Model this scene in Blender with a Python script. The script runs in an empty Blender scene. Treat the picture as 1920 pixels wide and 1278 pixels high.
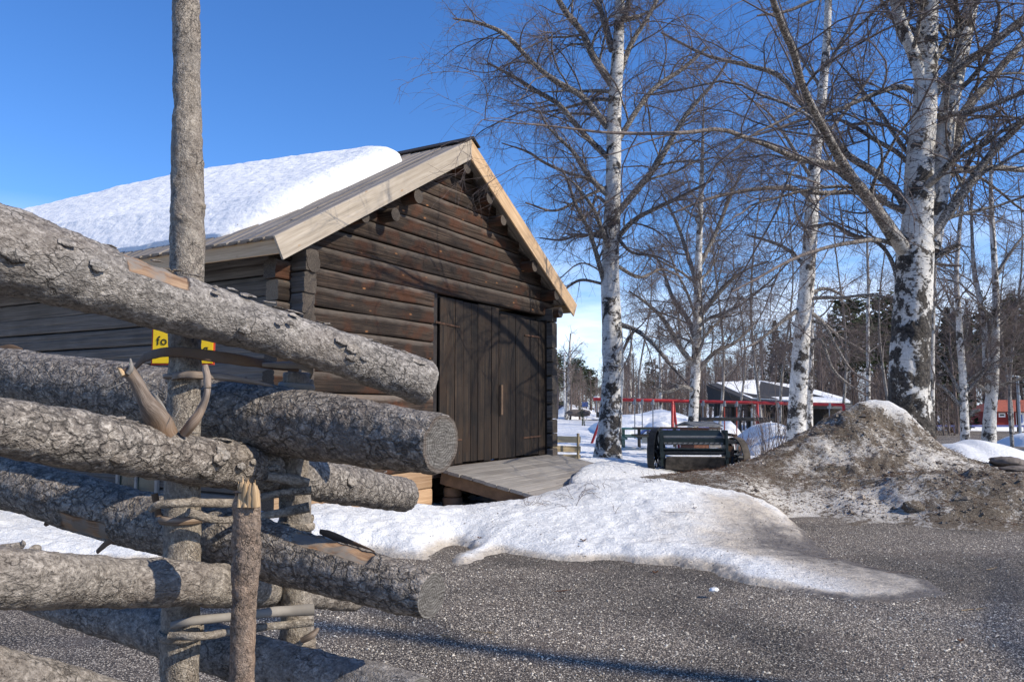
import bpy, math, random
import numpy as np
from math import radians as R
# ------------------------------------------------------------------ camera, world, sun
scene = bpy.context.scene
EYE = 1.5
FPX = 1444.0
TH = math.atan(119.0/FPX)
cam_d = bpy.data.cameras.new('camera'); cam = bpy.data.objects.new('camera', cam_d)
scene.collection.objects.link(cam); scene.camera = cam
cam.location = (0, 0, EYE); cam.rotation_euler = (R(90)+TH, 0, 0)
cam_d.sensor_width = 36; cam_d.lens = FPX/1920*36; cam_d.clip_start = .05; cam_d.clip_end = 6000
SUN_H = np.array([.37, -.159]); SUN_H /= np.linalg.norm(SUN_H)
SUN_EL = R(35.4)
SUN_DIR = np.array([SUN_H[0]*math.cos(SUN_EL), SUN_H[1]*math.cos(SUN_EL), math.sin(SUN_EL)])
world = bpy.data.worlds.new('World'); scene.world = world; world.use_nodes = True
nt = world.node_tree; nt.nodes.clear()
def N(nt, t, **kw):
    n = nt.nodes.new(t)
    for k, v in kw.items():
        if k.startswith('i_'):
            n.inputs[k[2:].replace('_', ' ')].default_value = v
        else: setattr(n, k, v)
    return n
sky = N(nt, 'ShaderNodeTexSky', sky_type='NISHITA', sun_disc=False)
sky.sun_elevation = SUN_EL; sky.sun_rotation = math.atan2(SUN_H[0], SUN_H[1])
sky.air_density = 1.0; sky.dust_density = .15; sky.ozone_density = 3.5; sky.altitude = 200
hsv = N(nt, 'ShaderNodeHueSaturation'); hsv.inputs['Saturation'].default_value = 1.18; hsv.inputs['Value'].default_value = 1.0
gam = N(nt, 'ShaderNodeGamma'); gam.inputs[1].default_value = 1.0
tc = N(nt, 'ShaderNodeTexCoord'); sep = N(nt, 'ShaderNodeSeparateXYZ')
mp = N(nt, 'ShaderNodeMapping'); mp.inputs['Scale'].default_value = (1.6, 1.6, 7.5)
cn = N(nt, 'ShaderNodeTexNoise'); cn.inputs['Scale'].default_value = 2.2; cn.inputs['Detail'].default_value = 7; cn.inputs['Roughness'].default_value = .55
cr = N(nt, 'ShaderNodeMapRange'); cr.inputs[1].default_value = .34; cr.inputs[2].default_value = .56
hm = N(nt, 'ShaderNodeMapRange'); hm.inputs[1].default_value = .23; hm.inputs[2].default_value = .10
mul = N(nt, 'ShaderNodeMath', operation='MULTIPLY'); mulb = N(nt, 'ShaderNodeMath', operation='MULTIPLY'); mulb.inputs[1].default_value = .8
mix = N(nt, 'ShaderNodeMixRGB'); mix.inputs[2].default_value = (6.6, 7.5, 9.2, 1)
bg = N(nt, 'ShaderNodeBackground'); bg.inputs[1].default_value = .145
wo = N(nt, 'ShaderNodeOutputWorld')
L = nt.links.new
L(sky.outputs[0], hsv.inputs['Color']); L(hsv.outputs[0], gam.inputs[0]); L(tc.outputs['Generated'], mp.inputs[0]); L(tc.outputs['Generated'], sep.inputs[0])
L(mp.outputs[0], cn.inputs['Vector']); L(cn.outputs[0], cr.inputs[0]); L(sep.outputs[2], hm.inputs[0])
L(cr.outputs[0], mul.inputs[0]); L(hm.outputs[0], mul.inputs[1]); L(mul.outputs[0], mulb.inputs[0]); L(mulb.outputs[0], mix.inputs[0])
tint = N(nt, 'ShaderNodeMixRGB', blend_type='MULTIPLY'); tint.inputs[0].default_value = 1; tint.inputs[2].default_value = (.76, .885, 1.12, 1); L(gam.outputs[0], tint.inputs[1]); L(tint.outputs[0], mix.inputs[1]); L(mix.outputs[0], bg.inputs[0]); L(bg.outputs[0], wo.inputs[0])
sl = bpy.data.lights.new('sun', 'SUN'); sl.energy = 4.3; sl.angle = R(.53); sl.color = (1, .92, .785)
so = bpy.data.objects.new('sun', sl); scene.collection.objects.link(so)
from mathutils import Vector
so.rotation_euler = Vector(SUN_DIR).to_track_quat('Z', 'Y').to_euler()
vs = scene.view_settings; vs.view_transform = 'Standard'; vs.look = 'None'; vs.exposure = 0.28; vs.gamma = 1; vs.use_curve_mapping = False

# ------------------------------------------------------------------ helpers
rng = np.random.default_rng(7); random.seed(7)
A = np.array
def ray(px, py):
    a = (px-960)/FPX; b = (639-py)/FPX
    return A([a, math.cos(TH)-b*math.sin(TH), math.sin(TH)+b*math.cos(TH)])
def at(px, py, Y):
    d = ray(px, py); return A([0, 0, EYE]) + d*(Y/d[1])
def at_z(px, py, z):
    d = ray(px, py); return A([0, 0, EYE]) + d*((z-EYE)/d[2])
def tag(o, label=None, cat=None, group=None, kind=None):
    if label: o['label'] = label
    if cat: o['category'] = cat
    if group: o['group'] = group
    if kind: o['kind'] = kind
    return o
def empty(name, loc=(0, 0, 0), rz=0, parent=None):
    o = bpy.data.objects.new(name, None); scene.collection.objects.link(o)
    o.location = loc; o.rotation_euler = (0, 0, rz); o.empty_display_size = .2
    if parent: o.parent = parent
    return o
def h3(ix, iy, iz, seed):
    n = (ix.astype(np.int64)*73856093) ^ (iy.astype(np.int64)*19349663) ^ (iz.astype(np.int64)*83492791) ^ (seed*2654435761 & 0xffffffff)
    n = (n ^ (n >> 13)) * 1274126177 & 0xffffffff
    n = (n ^ (n >> 16)) * 668265263 & 0xffffffff
    return ((n ^ (n >> 15)) & 0xffff)/65535.0
def vnoise(P, seed=0):
    P = np.asarray(P, float); i = np.floor(P); f = P-i; i = i.astype(np.int64); f = f*f*(3-2*f)
    x, y, z = i[..., 0], i[..., 1], i[..., 2]; out = 0
    for dx in (0, 1):
        wx = f[..., 0] if dx else 1-f[..., 0]
        for dy in (0, 1):
            wy = f[..., 1] if dy else 1-f[..., 1]
            for dz in (0, 1):
                wz = f[..., 2] if dz else 1-f[..., 2]
                out = out + wx*wy*wz*h3(x+dx, y+dy, z+dz, seed)
    return out*2-1
def fbm(P, s=1, octv=4, seed=0, g=.5, lac=2.03):
    P = np.asarray(P, float)*s; a = 1; t = 0; o = 0
    for k in range(octv):
        o = o+a*vnoise(P+17.3*k, seed+k); t += a; a *= g; P = P*lac
    return o/t
def worley(P, s, seed=0):
    P = np.asarray(P, float)*s; i = np.floor(P).astype(np.int64)
    d1 = np.full(P.shape[:-1], 9.); d2 = d1.copy(); cid = np.zeros(P.shape[:-1])
    for dx in (-1, 0, 1):
        for dy in (-1, 0, 1):
            for dz in (-1, 0, 1):
                c = i+A([dx, dy, dz]); x, y, z = c[..., 0], c[..., 1], c[..., 2]
                q = c+np.stack([h3(x, y, z, seed), h3(x, y, z, seed+1), h3(x, y, z, seed+2)], -1)
                d = np.linalg.norm(q-P, axis=-1); hh = h3(x, y, z, seed+5)
                m = d < d1
                d2 = np.where(m, d1, np.minimum(d2, d)); cid = np.where(m, hh, cid); d1 = np.where(m, d, d1)
    return d1, d2, cid
def F2(x, y, s, octv=4, seed=0):
    return fbm(np.stack([x, y, np.zeros_like(x)+.37], -1), s, octv, seed)
def smooth(x, a, b):
    t = np.clip((x-a)/(b-a), 0, 1); return t*t*(3-2*t)
class MB:
    """collects vertices / faces / attributes and links them as one mesh object"""
    def __init__(s): s.v = []; s.f = []; s.m = []; s.at = {}; s.n = 0; s.sm = []
    def add(s, v, faces, mat=0, smooth=True, **at):
        v = np.asarray(v, float).reshape(-1, 3); k = len(v)
        for key in set(list(at)+list(s.at)):
            if key not in s.at: s.at[key] = [np.zeros((s.n, 3) if key == 'lc' else s.n)] if s.n else []
            if key in at: s.at[key].append(np.broadcast_to(np.asarray(at[key], float), (k, 3) if key == 'lc' else (k,)).copy())
            else: s.at[key].append(np.zeros((k, 3) if key == 'lc' else k))
        s.v.append(v)
        for fa in (faces if isinstance(faces, list) else [faces]):
            fa = np.asarray(fa, np.int64)+s.n; s.f.append(fa); s.m.append(np.full(len(fa), mat)); s.sm.append(np.full(len(fa), smooth))
        s.n += k
    def mesh(s, name, mats):
        me = bpy.data.meshes.new(name); v = np.concatenate(s.v); me.vertices.add(len(v)); me.vertices.foreach_set('co', v.ravel())
        lv = np.concatenate([f.ravel() for f in s.f]); cnt = np.concatenate([np.full(len(f), f.shape[1]) for f in s.f])
        st = np.concatenate([[0], np.cumsum(cnt)[:-1]])
        me.loops.add(len(lv)); me.loops.foreach_set('vertex_index', lv.astype(np.int32))
        me.polygons.add(len(cnt)); me.polygons.foreach_set('loop_start', st.astype(np.int32))
        me.update(calc_edges=True)
        me.polygons.foreach_set('material_index', np.concatenate(s.m).astype(np.int32))
        me.polygons.foreach_set('use_smooth', np.concatenate(s.sm).astype(bool))
        for k, a in s.at.items():
            a = np.concatenate(a)
            if k == 'lc':
                t = me.attributes.new(k, 'FLOAT_VECTOR', 'POINT'); t.data.foreach_set('vector', a.ravel())
            else:
                t = me.attributes.new(k, 'FLOAT', 'POINT'); t.data.foreach_set('value', a.ravel())
        for mt in (mats if isinstance(mats, (list, tuple)) else [mats]): me.materials.append(mt)
        me.update(); return me
    def build(s, name, mats, parent=None, loc=None):
        o = bpy.data.objects.new(name, s.mesh(name, mats)); scene.collection.objects.link(o)
        if parent: o.parent = parent
        if loc is not None: o.location = loc
        return o
def prof_round(n=16, rx=1., ry=1., p=2.):
    a = np.arange(n)/n*2*math.pi; c, s_ = np.cos(a), np.sin(a)
    return np.stack([rx*np.sign(c)*np.abs(c)**(2/p), ry*np.sign(s_)*np.abs(s_)**(2/p)], 1)
def prof_box(w, h, b=.004):
    w /= 2; h /= 2
    return A([[w, -h+b], [w, h-b], [w-b, h], [-w+b, h], [-w, h-b], [-w, -h+b], [-w+b, -h], [w-b, -h]])
def crmspline(P, n):
    P = np.asarray(P, float); K = len(P)
    if K < 3:
        t = np.linspace(0, 1, n)[:, None]; return P[0]*(1-t)+P[-1]*t
    Q = np.vstack([2*P[0]-P[1], P, 2*P[-1]-P[-2]]); t = np.linspace(0, K-1-1e-9, n); i = t.astype(int); f = (t-i)[:, None]
    a, b, c, d = Q[i], Q[i+1], Q[i+2], Q[i+3]
    return .5*((2*b)+(-a+c)*f+(2*a-5*b+4*c-d)*f**2+(-a+3*b-3*c+d)*f**3)
def frames(path, up=(0, 0, 1)):
    T = np.gradient(path, axis=0); T /= np.linalg.norm(T, axis=1)[:, None]+1e-12
    up = np.asarray(up, float)
    if np.mean(np.abs(T@up)) > .9: up = A([1., .1, 0.])
    S = np.cross(T, up); S /= 1e-9+ np.linalg.norm(S, axis=1)[:, None]
    Uv = np.cross(S, T); return T, S, Uv
def sweep(mb, path, prof, scale=None, up=(0, 0, 1), mat=0, capmat=None, disp=None, smooth=True, cap=True, off=None, peel=None, extra=None):
    """tube of a profile (side, up) along a path; attribute lc = coordinates in the piece"""
    path = np.asarray(path, float); K = len(path); Pn = len(prof)
    T, S, U = frames(path, up); sc = np.ones(K) if scale is None else np.asarray(scale, float)
    t = np.concatenate([[0], np.cumsum(np.linalg.norm(np.diff(path, axis=0), axis=1))])
    px = prof[None, :, 0]*sc[:, None]; py = prof[None, :, 1]*sc[:, None]
    if off is None: off = rng.uniform(0, 50)
    lc = np.stack([px, py, np.broadcast_to(t[:, None], px.shape)+off], -1)
    if disp is not None:
        d = disp(lc, t, path); rr = np.sqrt(px**2+py**2)+1e-9; px = px*(1+d/rr); py = py*(1+d/rr)
    v = path[:, None]+px[..., None]*S[:, None]+py[..., None]*U[:, None]
    i = np.arange(K-1)[:, None]*Pn; j = np.arange(Pn)[None]; jn = (j+1) % Pn
    f = np.stack([i+j, i+Pn+j, i+Pn+jn, i+jn], -1).reshape(-1, 4)
    at_ = dict(lc=lc.reshape(-1, 3))
    if extra: at_.update({k: np.broadcast_to(e(lc, t), lc.shape[:2]).ravel() for k, e in extra.items()})
    mb.add(v.reshape(-1, 3), f, mat, smooth, **at_)
    if cap:
        cm = mat if capmat is None else capmat
        for e, rev in ((0, False), (K-1, True)):
            vv = v[e]; c = vv.mean(0); idx = np.arange(Pn); nx = (idx+1) % Pn
            ff = np.stack([np.full(Pn, Pn), idx, nx], -1) if not rev else np.stack([np.full(Pn, Pn), nx, idx], -1)
            l2 = np.vstack([lc[e], lc[e].mean(0)]); l2[:, 2] = off
            at2 = dict(lc=l2)
            if extra: at2.update({k: 0. for k in extra})
            mb.add(np.vstack([vv, c]), ff, cm, False, **at2)
def box(mb, c, s, rz=0, mat=0, tilt=None, b=.006):
    """bevelled-looking block: centre, size, turned about z; lc runs along its longest side"""
    c = np.asarray(c, float); s = np.asarray(s, float); ax = int(np.argmax(s)); ca, sa = math.cos(rz), math.sin(rz)
    M = A([[ca, -sa, 0], [sa, ca, 0], [0, 0, 1.]])
    if tilt is not None: M = M @ tilt
    a = M[:, ax]*s[ax]/2; o = [k for k in range(3) if k != ax]
    pth = np.stack([c-a, c+a]); upk = o[1]; b = min(b, .2*min(s[o[0]], s[upk]))
    up = M[:, upk]; sweep(mb, pth, prof_box(s[o[0]], s[upk], b), up=up, mat=mat, smooth=False)
def tubes(mb, P, Rr, sides, mat=0):
    """P (N,K,3) R (N,K): many thin tubes at once; attributes lc, rad"""
    Nn, K, _ = P.shape
    if Nn == 0: return
    T = np.gradient(P, axis=1); T /= np.linalg.norm(T, axis=2)[..., None]+1e-12
    ref = np.where(np.abs(T[..., 2:3]) > .8, A([1., 0, 0]), A([0, 0, 1.])); ref = np.broadcast_to(ref[:, :1], T.shape)
    S = np.cross(T, ref); S /= np.linalg.norm(S, axis=2)[..., None]+1e-9; U = np.cross(S, T)
    a = np.arange(sides)/sides*2*math.pi
    px = Rr[..., None]*np.cos(a); py = Rr[..., None]*np.sin(a)
    v = P[:, :, None]+px[..., None]*S[:, :, None]+py[..., None]*U[:, :, None]
    seg = np.concatenate([np.zeros((Nn, 1)), np.cumsum(np.linalg.norm(np.diff(P, axis=1), axis=2), axis=1)], 1)
    offs = rng.uniform(0, 90, (Nn, 1))
    lc = np.stack([px, py, np.broadcast_to((seg+offs)[..., None], px.shape)], -1)
    i = (np.arange(Nn)[:, None, None]*K+np.arange(K-1)[None, :, None])*sides; j = np.arange(sides)[None, None]; jn = (j+1) % sides
    f = np.stack([i+j, i+sides+j, i+sides+jn, i+jn], -1).reshape(-1, 4)
    mb.add(v.reshape(-1, 3), f, mat, True, lc=lc.reshape(-1, 3), rad=np.broadcast_to(Rr[..., None], px.shape).ravel())

# ------------------------------------------------------------------ materials
MATS = {}
def mat(name, build):
    m = bpy.data.materials.new(name); m.use_nodes = True; t = m.node_tree; t.nodes.clear()
    out = N(t, 'ShaderNodeOutputMaterial'); p = N(t, 'ShaderNodeBsdfPrincipled'); t.links.new(p.outputs[0], out.inputs[0])
    build(G(t, p)); MATS[name] = m; return m
class G:
    """small wrapper for building node graphs"""
    def __init__(s, t, p): s.t = t; s.p = p; s.L = t.links.new
    def n(s, ty, **k): return N(s.t, ty, **k)
    def attr(s, name, vec=False):
        a = s.n('ShaderNodeAttribute', attribute_name=name); return a.outputs['Vector' if vec else 'Fac']
    def obj(s): return s.n('ShaderNodeTexCoord').outputs['Object']
    def rnd(s): return s.n('ShaderNodeObjectInfo').outputs['Random']
    def geo(s): return s.n('ShaderNodeNewGeometry')
    def mapv(s, v, sc, loc=None):
        m = s.n('ShaderNodeMapping'); m.inputs['Scale'].default_value = sc; s.L(v, m.inputs[0])
        if loc is not None: s.L(loc, m.inputs['Location'])
        return m.outputs[0]
    def noise(s, v, sc=5, det=4, ro=.55, dist=0):
        n = s.n('ShaderNodeTexNoise'); n.inputs['Scale'].default_value = sc; n.inputs['Detail'].default_value = det
        n.inputs['Roughness'].default_value = ro; n.inputs['Distortion'].default_value = dist; s.L(v, n.inputs['Vector']); return n.outputs[0]
    def vor(s, v, sc=5, feat='F1', out='Distance', rnd=1.):
        n = s.n('ShaderNodeTexVoronoi', feature=feat); n.inputs['Scale'].default_value = sc; n.inputs['Randomness'].default_value = rnd
        s.L(v, n.inputs['Vector']); return n.outputs[out]
    def warp(s, v, sc, k):
        n = s.n('ShaderNodeTexNoise'); n.inputs['Scale'].default_value = sc; n.inputs['Detail'].default_value = 3; s.L(v, n.inputs['Vector'])
        a = s.n('ShaderNodeVectorMath', operation='SUBTRACT'); s.L(n.outputs['Color'], a.inputs[0]); a.inputs[1].default_value = (.5, .5, .5)
        b = s.n('ShaderNodeVectorMath', operation='SCALE'); s.L(a.outputs[0], b.inputs[0]); b.inputs['Scale'].default_value = k*2
        c = s.n('ShaderNodeVectorMath', operation='ADD'); s.L(v, c.inputs[0]); s.L(b.outputs[0], c.inputs[1]); return c.outputs[0]
    def rng(s, v, a, b, c=0., d=1.):
        n = s.n('ShaderNodeMapRange'); n.interpolation_type = 'SMOOTHSTEP'
        for k, x in zip((1, 2, 3, 4), (a, b, c, d)): n.inputs[k].default_value = x
        s.L(v, n.inputs[0]); return n.outputs[0]
    def m(s, op, a, b=None, c=None):
        n = s.n('ShaderNodeMath', operation=op)
        for k, x in enumerate((a, b, c)):
            if x is None: continue
            if isinstance(x, (int, float)): n.inputs[k].default_value = x
            else: s.L(x, n.inputs[k])
        return n.outputs[0]
    def mix(s, f, a, b, bl='MIX'):
        n = s.n('ShaderNodeMixRGB', blend_type=bl)
        for k, x in enumerate((f, a, b)):
            if isinstance(x, (int, float)): n.inputs[k].default_value = x
            elif isinstance(x, tuple): n.inputs[k].default_value = (*x, 1)
            else: s.L(x, n.inputs[k])
        return n.outputs[0]
    def ramp(s, f, *st):
        n = s.n('ShaderNodeValToRGB'); e = n.color_ramp.elements
        while len(e) < len(st): e.new(.5)
        for k, (p, c) in enumerate(st): e[k].position = p; e[k].color = (*c, 1)
        s.L(f, n.inputs[0]); return n.outputs[0]
    def bump(s, h, st=.5, d=.01, prev=None):
        n = s.n('ShaderNodeBump'); n.inputs['Strength'].default_value = st; n.inputs['Distance'].default_value = d; s.L(h, n.inputs['Height'])
        if prev is not None: s.L(prev, n.inputs['Normal'])
        return n.outputs[0]
    def out(s, col=None, rough=.8, bump=None, spec=.3, metal=0):
        p = s.p
        if col is not None:
            if isinstance(col, tuple): p.inputs['Base Color'].default_value = (*col, 1)
            else: s.L(col, p.inputs['Base Color'])
        if isinstance(rough, (int, float)): p.inputs['Roughness'].default_value = rough
        else: s.L(rough, p.inputs['Roughness'])
        p.inputs['Specular IOR Level'].default_value = spec; p.inputs['Metallic'].default_value = metal
        if bump is not None: s.L(bump, p.inputs['Normal'])

def m_bark(g, base=((.055, .046, .038), (.24, .212, .182), (.55, .50, .44)), plates=38, peelcol=((.17, .09, .045), (.36, .235, .14)), flaky=False):
    lc = g.attr('lc', True); q = g.mapv(lc, (1, 1, .75)); w = g.noise(q, 60, 3, .6)
    qd = g.mix(.03, q, g.n('ShaderNodeTexNoise').outputs[1]) if False else q
    nb = g.noise(q, 14, 5, .65); nf = g.noise(q, 210, 3, .7); nm = g.noise(q, 70, 4, .7, .6)
    wq = g.warp(q, 45, .022); e = g.vor(wq, plates, 'DISTANCE_TO_EDGE'); e2 = g.rng(g.vor(g.warp(q, 90, .010), plates*2.6, 'DISTANCE_TO_EDGE'), 0, .20)
    crack = g.rng(e, .0, .10 if flaky else .07); pres = g.rng(g.noise(q, 9, 3, .6), .50 if flaky else .38, .72 if flaky else .55)
    ck = g.m('MAXIMUM', crack, pres)
    fac = g.m('ADD', g.m('MULTIPLY', nm, .6), g.m('MULTIPLY', nf, .4))
    col = g.ramp(fac, (.30, base[0]), (.47, base[1]), (.66, base[2]))
    col = g.mix(g.rng(nb, .35, .7), col, (.21, .19, .17), 'MIX'); col = g.mix(.55, col, g.ramp(fac, (.36, base[0]), (.5, base[1]), (.64, base[2])))
    col = g.mix(g.m('MULTIPLY', g.m('SUBTRACT', 1., ck), .7), col, (.02, .016, .013)); pore = g.rng(g.noise(q, 150, 4, .75), .30, .43); col = g.mix(g.m('MULTIPLY', g.m('SUBTRACT', 1., pore), .8), col, (.025, .02, .016))
    hgt = g.m('ADD', g.m('MULTIPLY', ck, .35), g.m('ADD', g.m('MULTIPLY', nm, .55), g.m('ADD', g.m('MULTIPLY', nf, .42), g.m('ADD', g.m('MULTIPLY', e2, .20), g.m('MULTIPLY', pore, .25)))))
    pl = g.rng(g.attr('peel'), .42, .58)
    gr = g.noise(g.mapv(lc, (160, 160, 7)), 1, 4, .6, .4)
    pc = g.ramp(gr, (.35, peelcol[0]), (.62, peelcol[1]))
    pc = g.mix(g.rng(g.noise(q, 22, 3), .45, .6), pc, (.22, .19, .16))
    col = g.mix(pl, col, pc)
    rr = g.rnd(); col = g.mix(1., col, g.ramp(rr, (0, (1.05, 1.0, .93)), (.35, (.94, .95, .97)), (.7, (1.1, 1.07, 1.02)), (1, (.9, .87, .83))), 'MULTIPLY')
    patch = g.rng(g.noise(q, 4.2, 4, .65, .5), .50, .60); col = g.mix(g.m('MULTIPLY', patch, .35), col, g.mix(.5, col, (.13, .085, .055)))
    ph = g.m('MULTIPLY', gr, .15); mh = g.m('ADD', g.m('MULTIPLY', hgt, g.m('SUBTRACT', 1., pl)), g.m('MULTIPLY', ph, pl))
    g.out(col, .72, g.bump(mh, 1., .0065 if flaky else .0045), .45)
mat('bark', m_bark)
mat('flaky_bark', lambda g: m_bark(g, ((.042, .034, .028), (.215, .185, .155), (.60, .545, .475)), 30, flaky=True))
mat('stake_bark', lambda g: m_bark(g, ((.10, .062, .04), (.27, .185, .13), (.44, .33, .25)), 80))
mat('post_bark', lambda g: m_bark(g, ((.10, .08, .062), (.28, .235, .185), (.50, .44, .36)), 75))
def m_wood(g, c0, c1, c2, grain=55, along=1.6, knots=True, rough=.8, bumpd=.004, vary=.35, red=None, bst=.6, edge=None, rv=(.72, 1.2)):
    lc = g.attr('lc', True); r = g.rnd(); lo = g.n('ShaderNodeCombineXYZ'); g.L(g.m('MULTIPLY', r, 37.), lo.inputs[2]); g.L(g.m('MULTIPLY', r, 13.), lo.inputs[0])
    q = g.mapv(lc, (1, 1, 1), lo.outputs[0])
    gr = g.noise(g.mapv(q, (grain, grain, along)), 1, 5, .62, .5); fine = g.noise(g.mapv(q, (grain*6, grain*6, along*4)), 1, 2, .6)
    big = g.noise(q, 1.3, 3, .6); v = g.m('ADD', g.m('MULTIPLY', gr, .7), g.m('MULTIPLY', fine, .3))
    col = g.ramp(v, (.32, c0), (.5, c1), (.68, c2))
    col = g.mix(g.m('MULTIPLY', g.rng(big, .4, .65), vary), col, c0)
    if red: col = g.mix(g.m('MULTIPLY', g.rng(g.noise(q, 2.1, 4, .6), .48, .62), .8), col, red)
    if knots:
        kd = g.vor(g.mapv(q, (6, 6, 2.6)), 1); k = g.rng(kd, .04, .11); col = g.mix(g.m('SUBTRACT', 1., k), col, knots if isinstance(knots, tuple) else c0)
    if edge:
        sx = g.n('ShaderNodeSeparateXYZ'); g.L(lc, sx.inputs[0]); e_ = g.rng(g.m('ADD', sx.outputs[1], g.m('MULTIPLY', g.noise(g.mapv(q, (9, 9, 2)), 1, 4, .7), .16)), .115, .18); col = g.mix(g.m('MULTIPLY', e_, .75), col, edge)
    br = g.mix(1., col, g.ramp(r, (0, (rv[0],)*3), (1, (rv[1],)*3)), 'MULTIPLY')
    g.out(br, rough, g.bump(v, bst, bumpd), .25)
mat('barn_log', lambda g: m_wood(g, (.012, .008, .006), (.046, .029, .019), (.16, .11, .075), 70, 1.1, (.33, .15, .06), .72, .014, .55, (.085, .032, .014), .9, (.16, .13, .105), (.6, 1.25)))
mat('barn_log_grey', lambda g: m_wood(g, (.06, .053, .046), (.125, .11, .097), (.23, .205, .18), 60, 1.0, (.06, .05, .04), .85, .010))
mat('log_end', lambda g: m_wood(g, (.025, .02, .016), (.075, .06, .048), (.17, .14, .11), 90, 30, False, .85, .004))
mat('log_end_light', lambda g: m_wood(g, (.16, .12, .08), (.30, .23, .16), (.45, .36, .26), 90, 30, False, .85, .004))
mat('sill_wood', lambda g: m_wood(g, (.24, .14, .075), (.40, .26, .15), (.55, .38, .24), 40, 1.0, (.2, .1, .05), .75, .006))
mat('new_wood', lambda g: m_wood(g, (.36, .225, .12), (.50, .34, .195), (.61, .445, .28), 26, 1.2, (.36, .19, .09), .6, .001, .2))
mat('new_wood_glare', lambda g: m_wood(g, (.30, .25, .19), (.47, .395, .305), (.60, .52, .42), 26, 1.2, (.40, .27, .16), .6, .001, .3))  # same new wood, paled and greyed to put glare into its colour
mat('roof_wood', lambda g: m_wood(g, (.13, .108, .09), (.26, .225, .19), (.40, .35, .30), 45, 1.0, False, .8, .004))
mat('soffit_wood', lambda g: m_wood(g, (.05, .035, .025), (.13, .095, .065), (.22, .165, .12), 40, 1.0, False, .8, .003))
mat('door_wood', lambda g: m_wood(g, (.009, .007, .006), (.030, .021, .015), (.12, .076, .044), 85, .6, (.07, .035, .018), .75, .006, .6, (.040, .024, .014), .8, None, (.45, 1.0)))
mat('deck_wood', lambda g: m_wood(g, (.16, .14, .12), (.27, .245, .215), (.40, .365, .325), 50, 1.2, False, .8, .005))
mat('fence_plank', lambda g: m_wood(g, (.28, .21, .12), (.42, .33, .20), (.52, .43, .28), 45, 1.2, (.2, .12, .06), .75, .002))
mat('splinter', lambda g: m_wood(g, (.30, .18, .09), (.52, .36, .20), (.68, .52, .33), 160, 5, False, .7, .002))
mat('bare_branch', lambda g: m_wood(g, (.10, .07, .05), (.25, .19, .145), (.46, .38, .31), 130, 4, False, .6, .004, .3, (.27, .15, .07)))
def m_endgrain(g):
    lc = g.attr('lc', True); d = g.mapv(lc, (1, 1, 0)); ln = g.n('ShaderNodeVectorMath', operation='LENGTH'); g.L(d, ln.inputs[0])
    r = g.m('ADD', ln.outputs['Value'], g.m('MULTIPLY', g.noise(d, 20, 2), .014)); ring = g.m('SINE', g.m('MULTIPLY', r, 1050.))
    scr = g.noise(g.mapv(d, (40, 340, 1)), 1, 3, .6, .6)
    col = g.ramp(g.m('ADD', g.m('MULTIPLY', ring, .085), scr), (.3, (.06, .054, .047)), (.5, (.125, .113, .10)), (.72, (.25, .235, .21)))
    sx = g.n('ShaderNodeSeparateXYZ'); g.L(d, sx.inputs[0]); an = g.m('ARCTAN2', sx.outputs[0], sx.outputs[1]); cb = g.n('ShaderNodeCombineXYZ'); g.L(g.m('MULTIPLY', an, 1.7), cb.inputs[0]); g.L(g.m('MULTIPLY', ln.outputs['Value'], 9.), cb.inputs[1]); g.L(g.m('MULTIPLY', g.rnd(), 9.), cb.inputs[2])
    ck = g.m('ABSOLUTE', g.m('SUBTRACT', g.noise(cb.outputs[0], 1.6, 2, .5), .5)); ck = g.m('SUBTRACT', 1., g.rng(ck, .0, .018)); col = g.mix(g.m('MULTIPLY', ck, .75), col, (.02, .016, .013))
    rim = g.rng(ln.outputs['Value'], .044, .056); col = g.mix(g.m('MULTIPLY', rim, .4), col, (.09, .055, .035))
    g.out(col, .8, g.bump(scr, .5, .004), .25)
mat('end_grain', m_endgrain)
def m_birch(g, dark=0., thin_=(.009, .032)):
    lc = g.attr('lc', True); rad = g.attr('rad'); hz = g.attr('low')
    q = g.mapv(lc, (1, 1, 1)); lent = g.noise(g.mapv(q, (5, 5, 42)), 1, 4, .7); pat = g.noise(q, 3.4, 5, .62, .5); rough = g.noise(q, 18, 5, .7)
    big = g.noise(q, 1.5, 2, .5)
    dk = g.rng(g.m('ADD', g.m('ADD', pat, g.m('MULTIPLY', big, .35)), g.m('ADD', g.m('MULTIPLY', hz, .15), g.m('MULTIPLY', g.m('SUBTRACT', rough, .5), .5))), .73, .79)
    ln = g.m('MULTIPLY', g.rng(lent, .575, .62), g.rng(big, .3, .6, .3, 1.))
    base = g.ramp(rough, (.3, (.50, .46, .40)), (.7, (.80, .77, .71)))
    col = g.mix(ln, base, (.05, .042, .038)); bk = g.ramp(rough, (.38, (.010, .008, .007)), (.66, (.13, .11, .09)))
    col = g.mix(dk, col, bk)
    limb = g.ramp(g.noise(g.mapv(q, (1, 1, 1.6)), 24, 5, .75), (.43, (.030, .024, .020)), (.52, (.20, .175, .15)), (.62, (.52, .48, .43)))
    col = g.mix(g.rng(rad, .050, .115), limb, col)
    tw = g.ramp(g.noise(q, 9, 2), (.3, (.085, .062, .055)), (.7, (.22, .175, .155)))
    col = g.mix(g.rng(rad, *thin_), tw, col)
    h = g.m('ADD', g.m('MULTIPLY', dk, g.m('MULTIPLY', rough, 1.6)), g.m('MULTIPLY', rough, .2))
    g.out(col, .7, g.bump(h, .9, .03), .25)
mat('birch', m_birch)
def m_plain(g, c, rough=.5, metal=0, v=.15, sc=20, bd=.0, spec=.4):
    n = g.noise(g.obj(), sc, 4, .6); c2 = tuple(x*(1-v*2) for x in c)
    g.out(g.mix(g.rng(n, .35, .65), c2, c), rough, g.bump(n, .5, bd) if bd else None, spec, metal)
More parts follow.
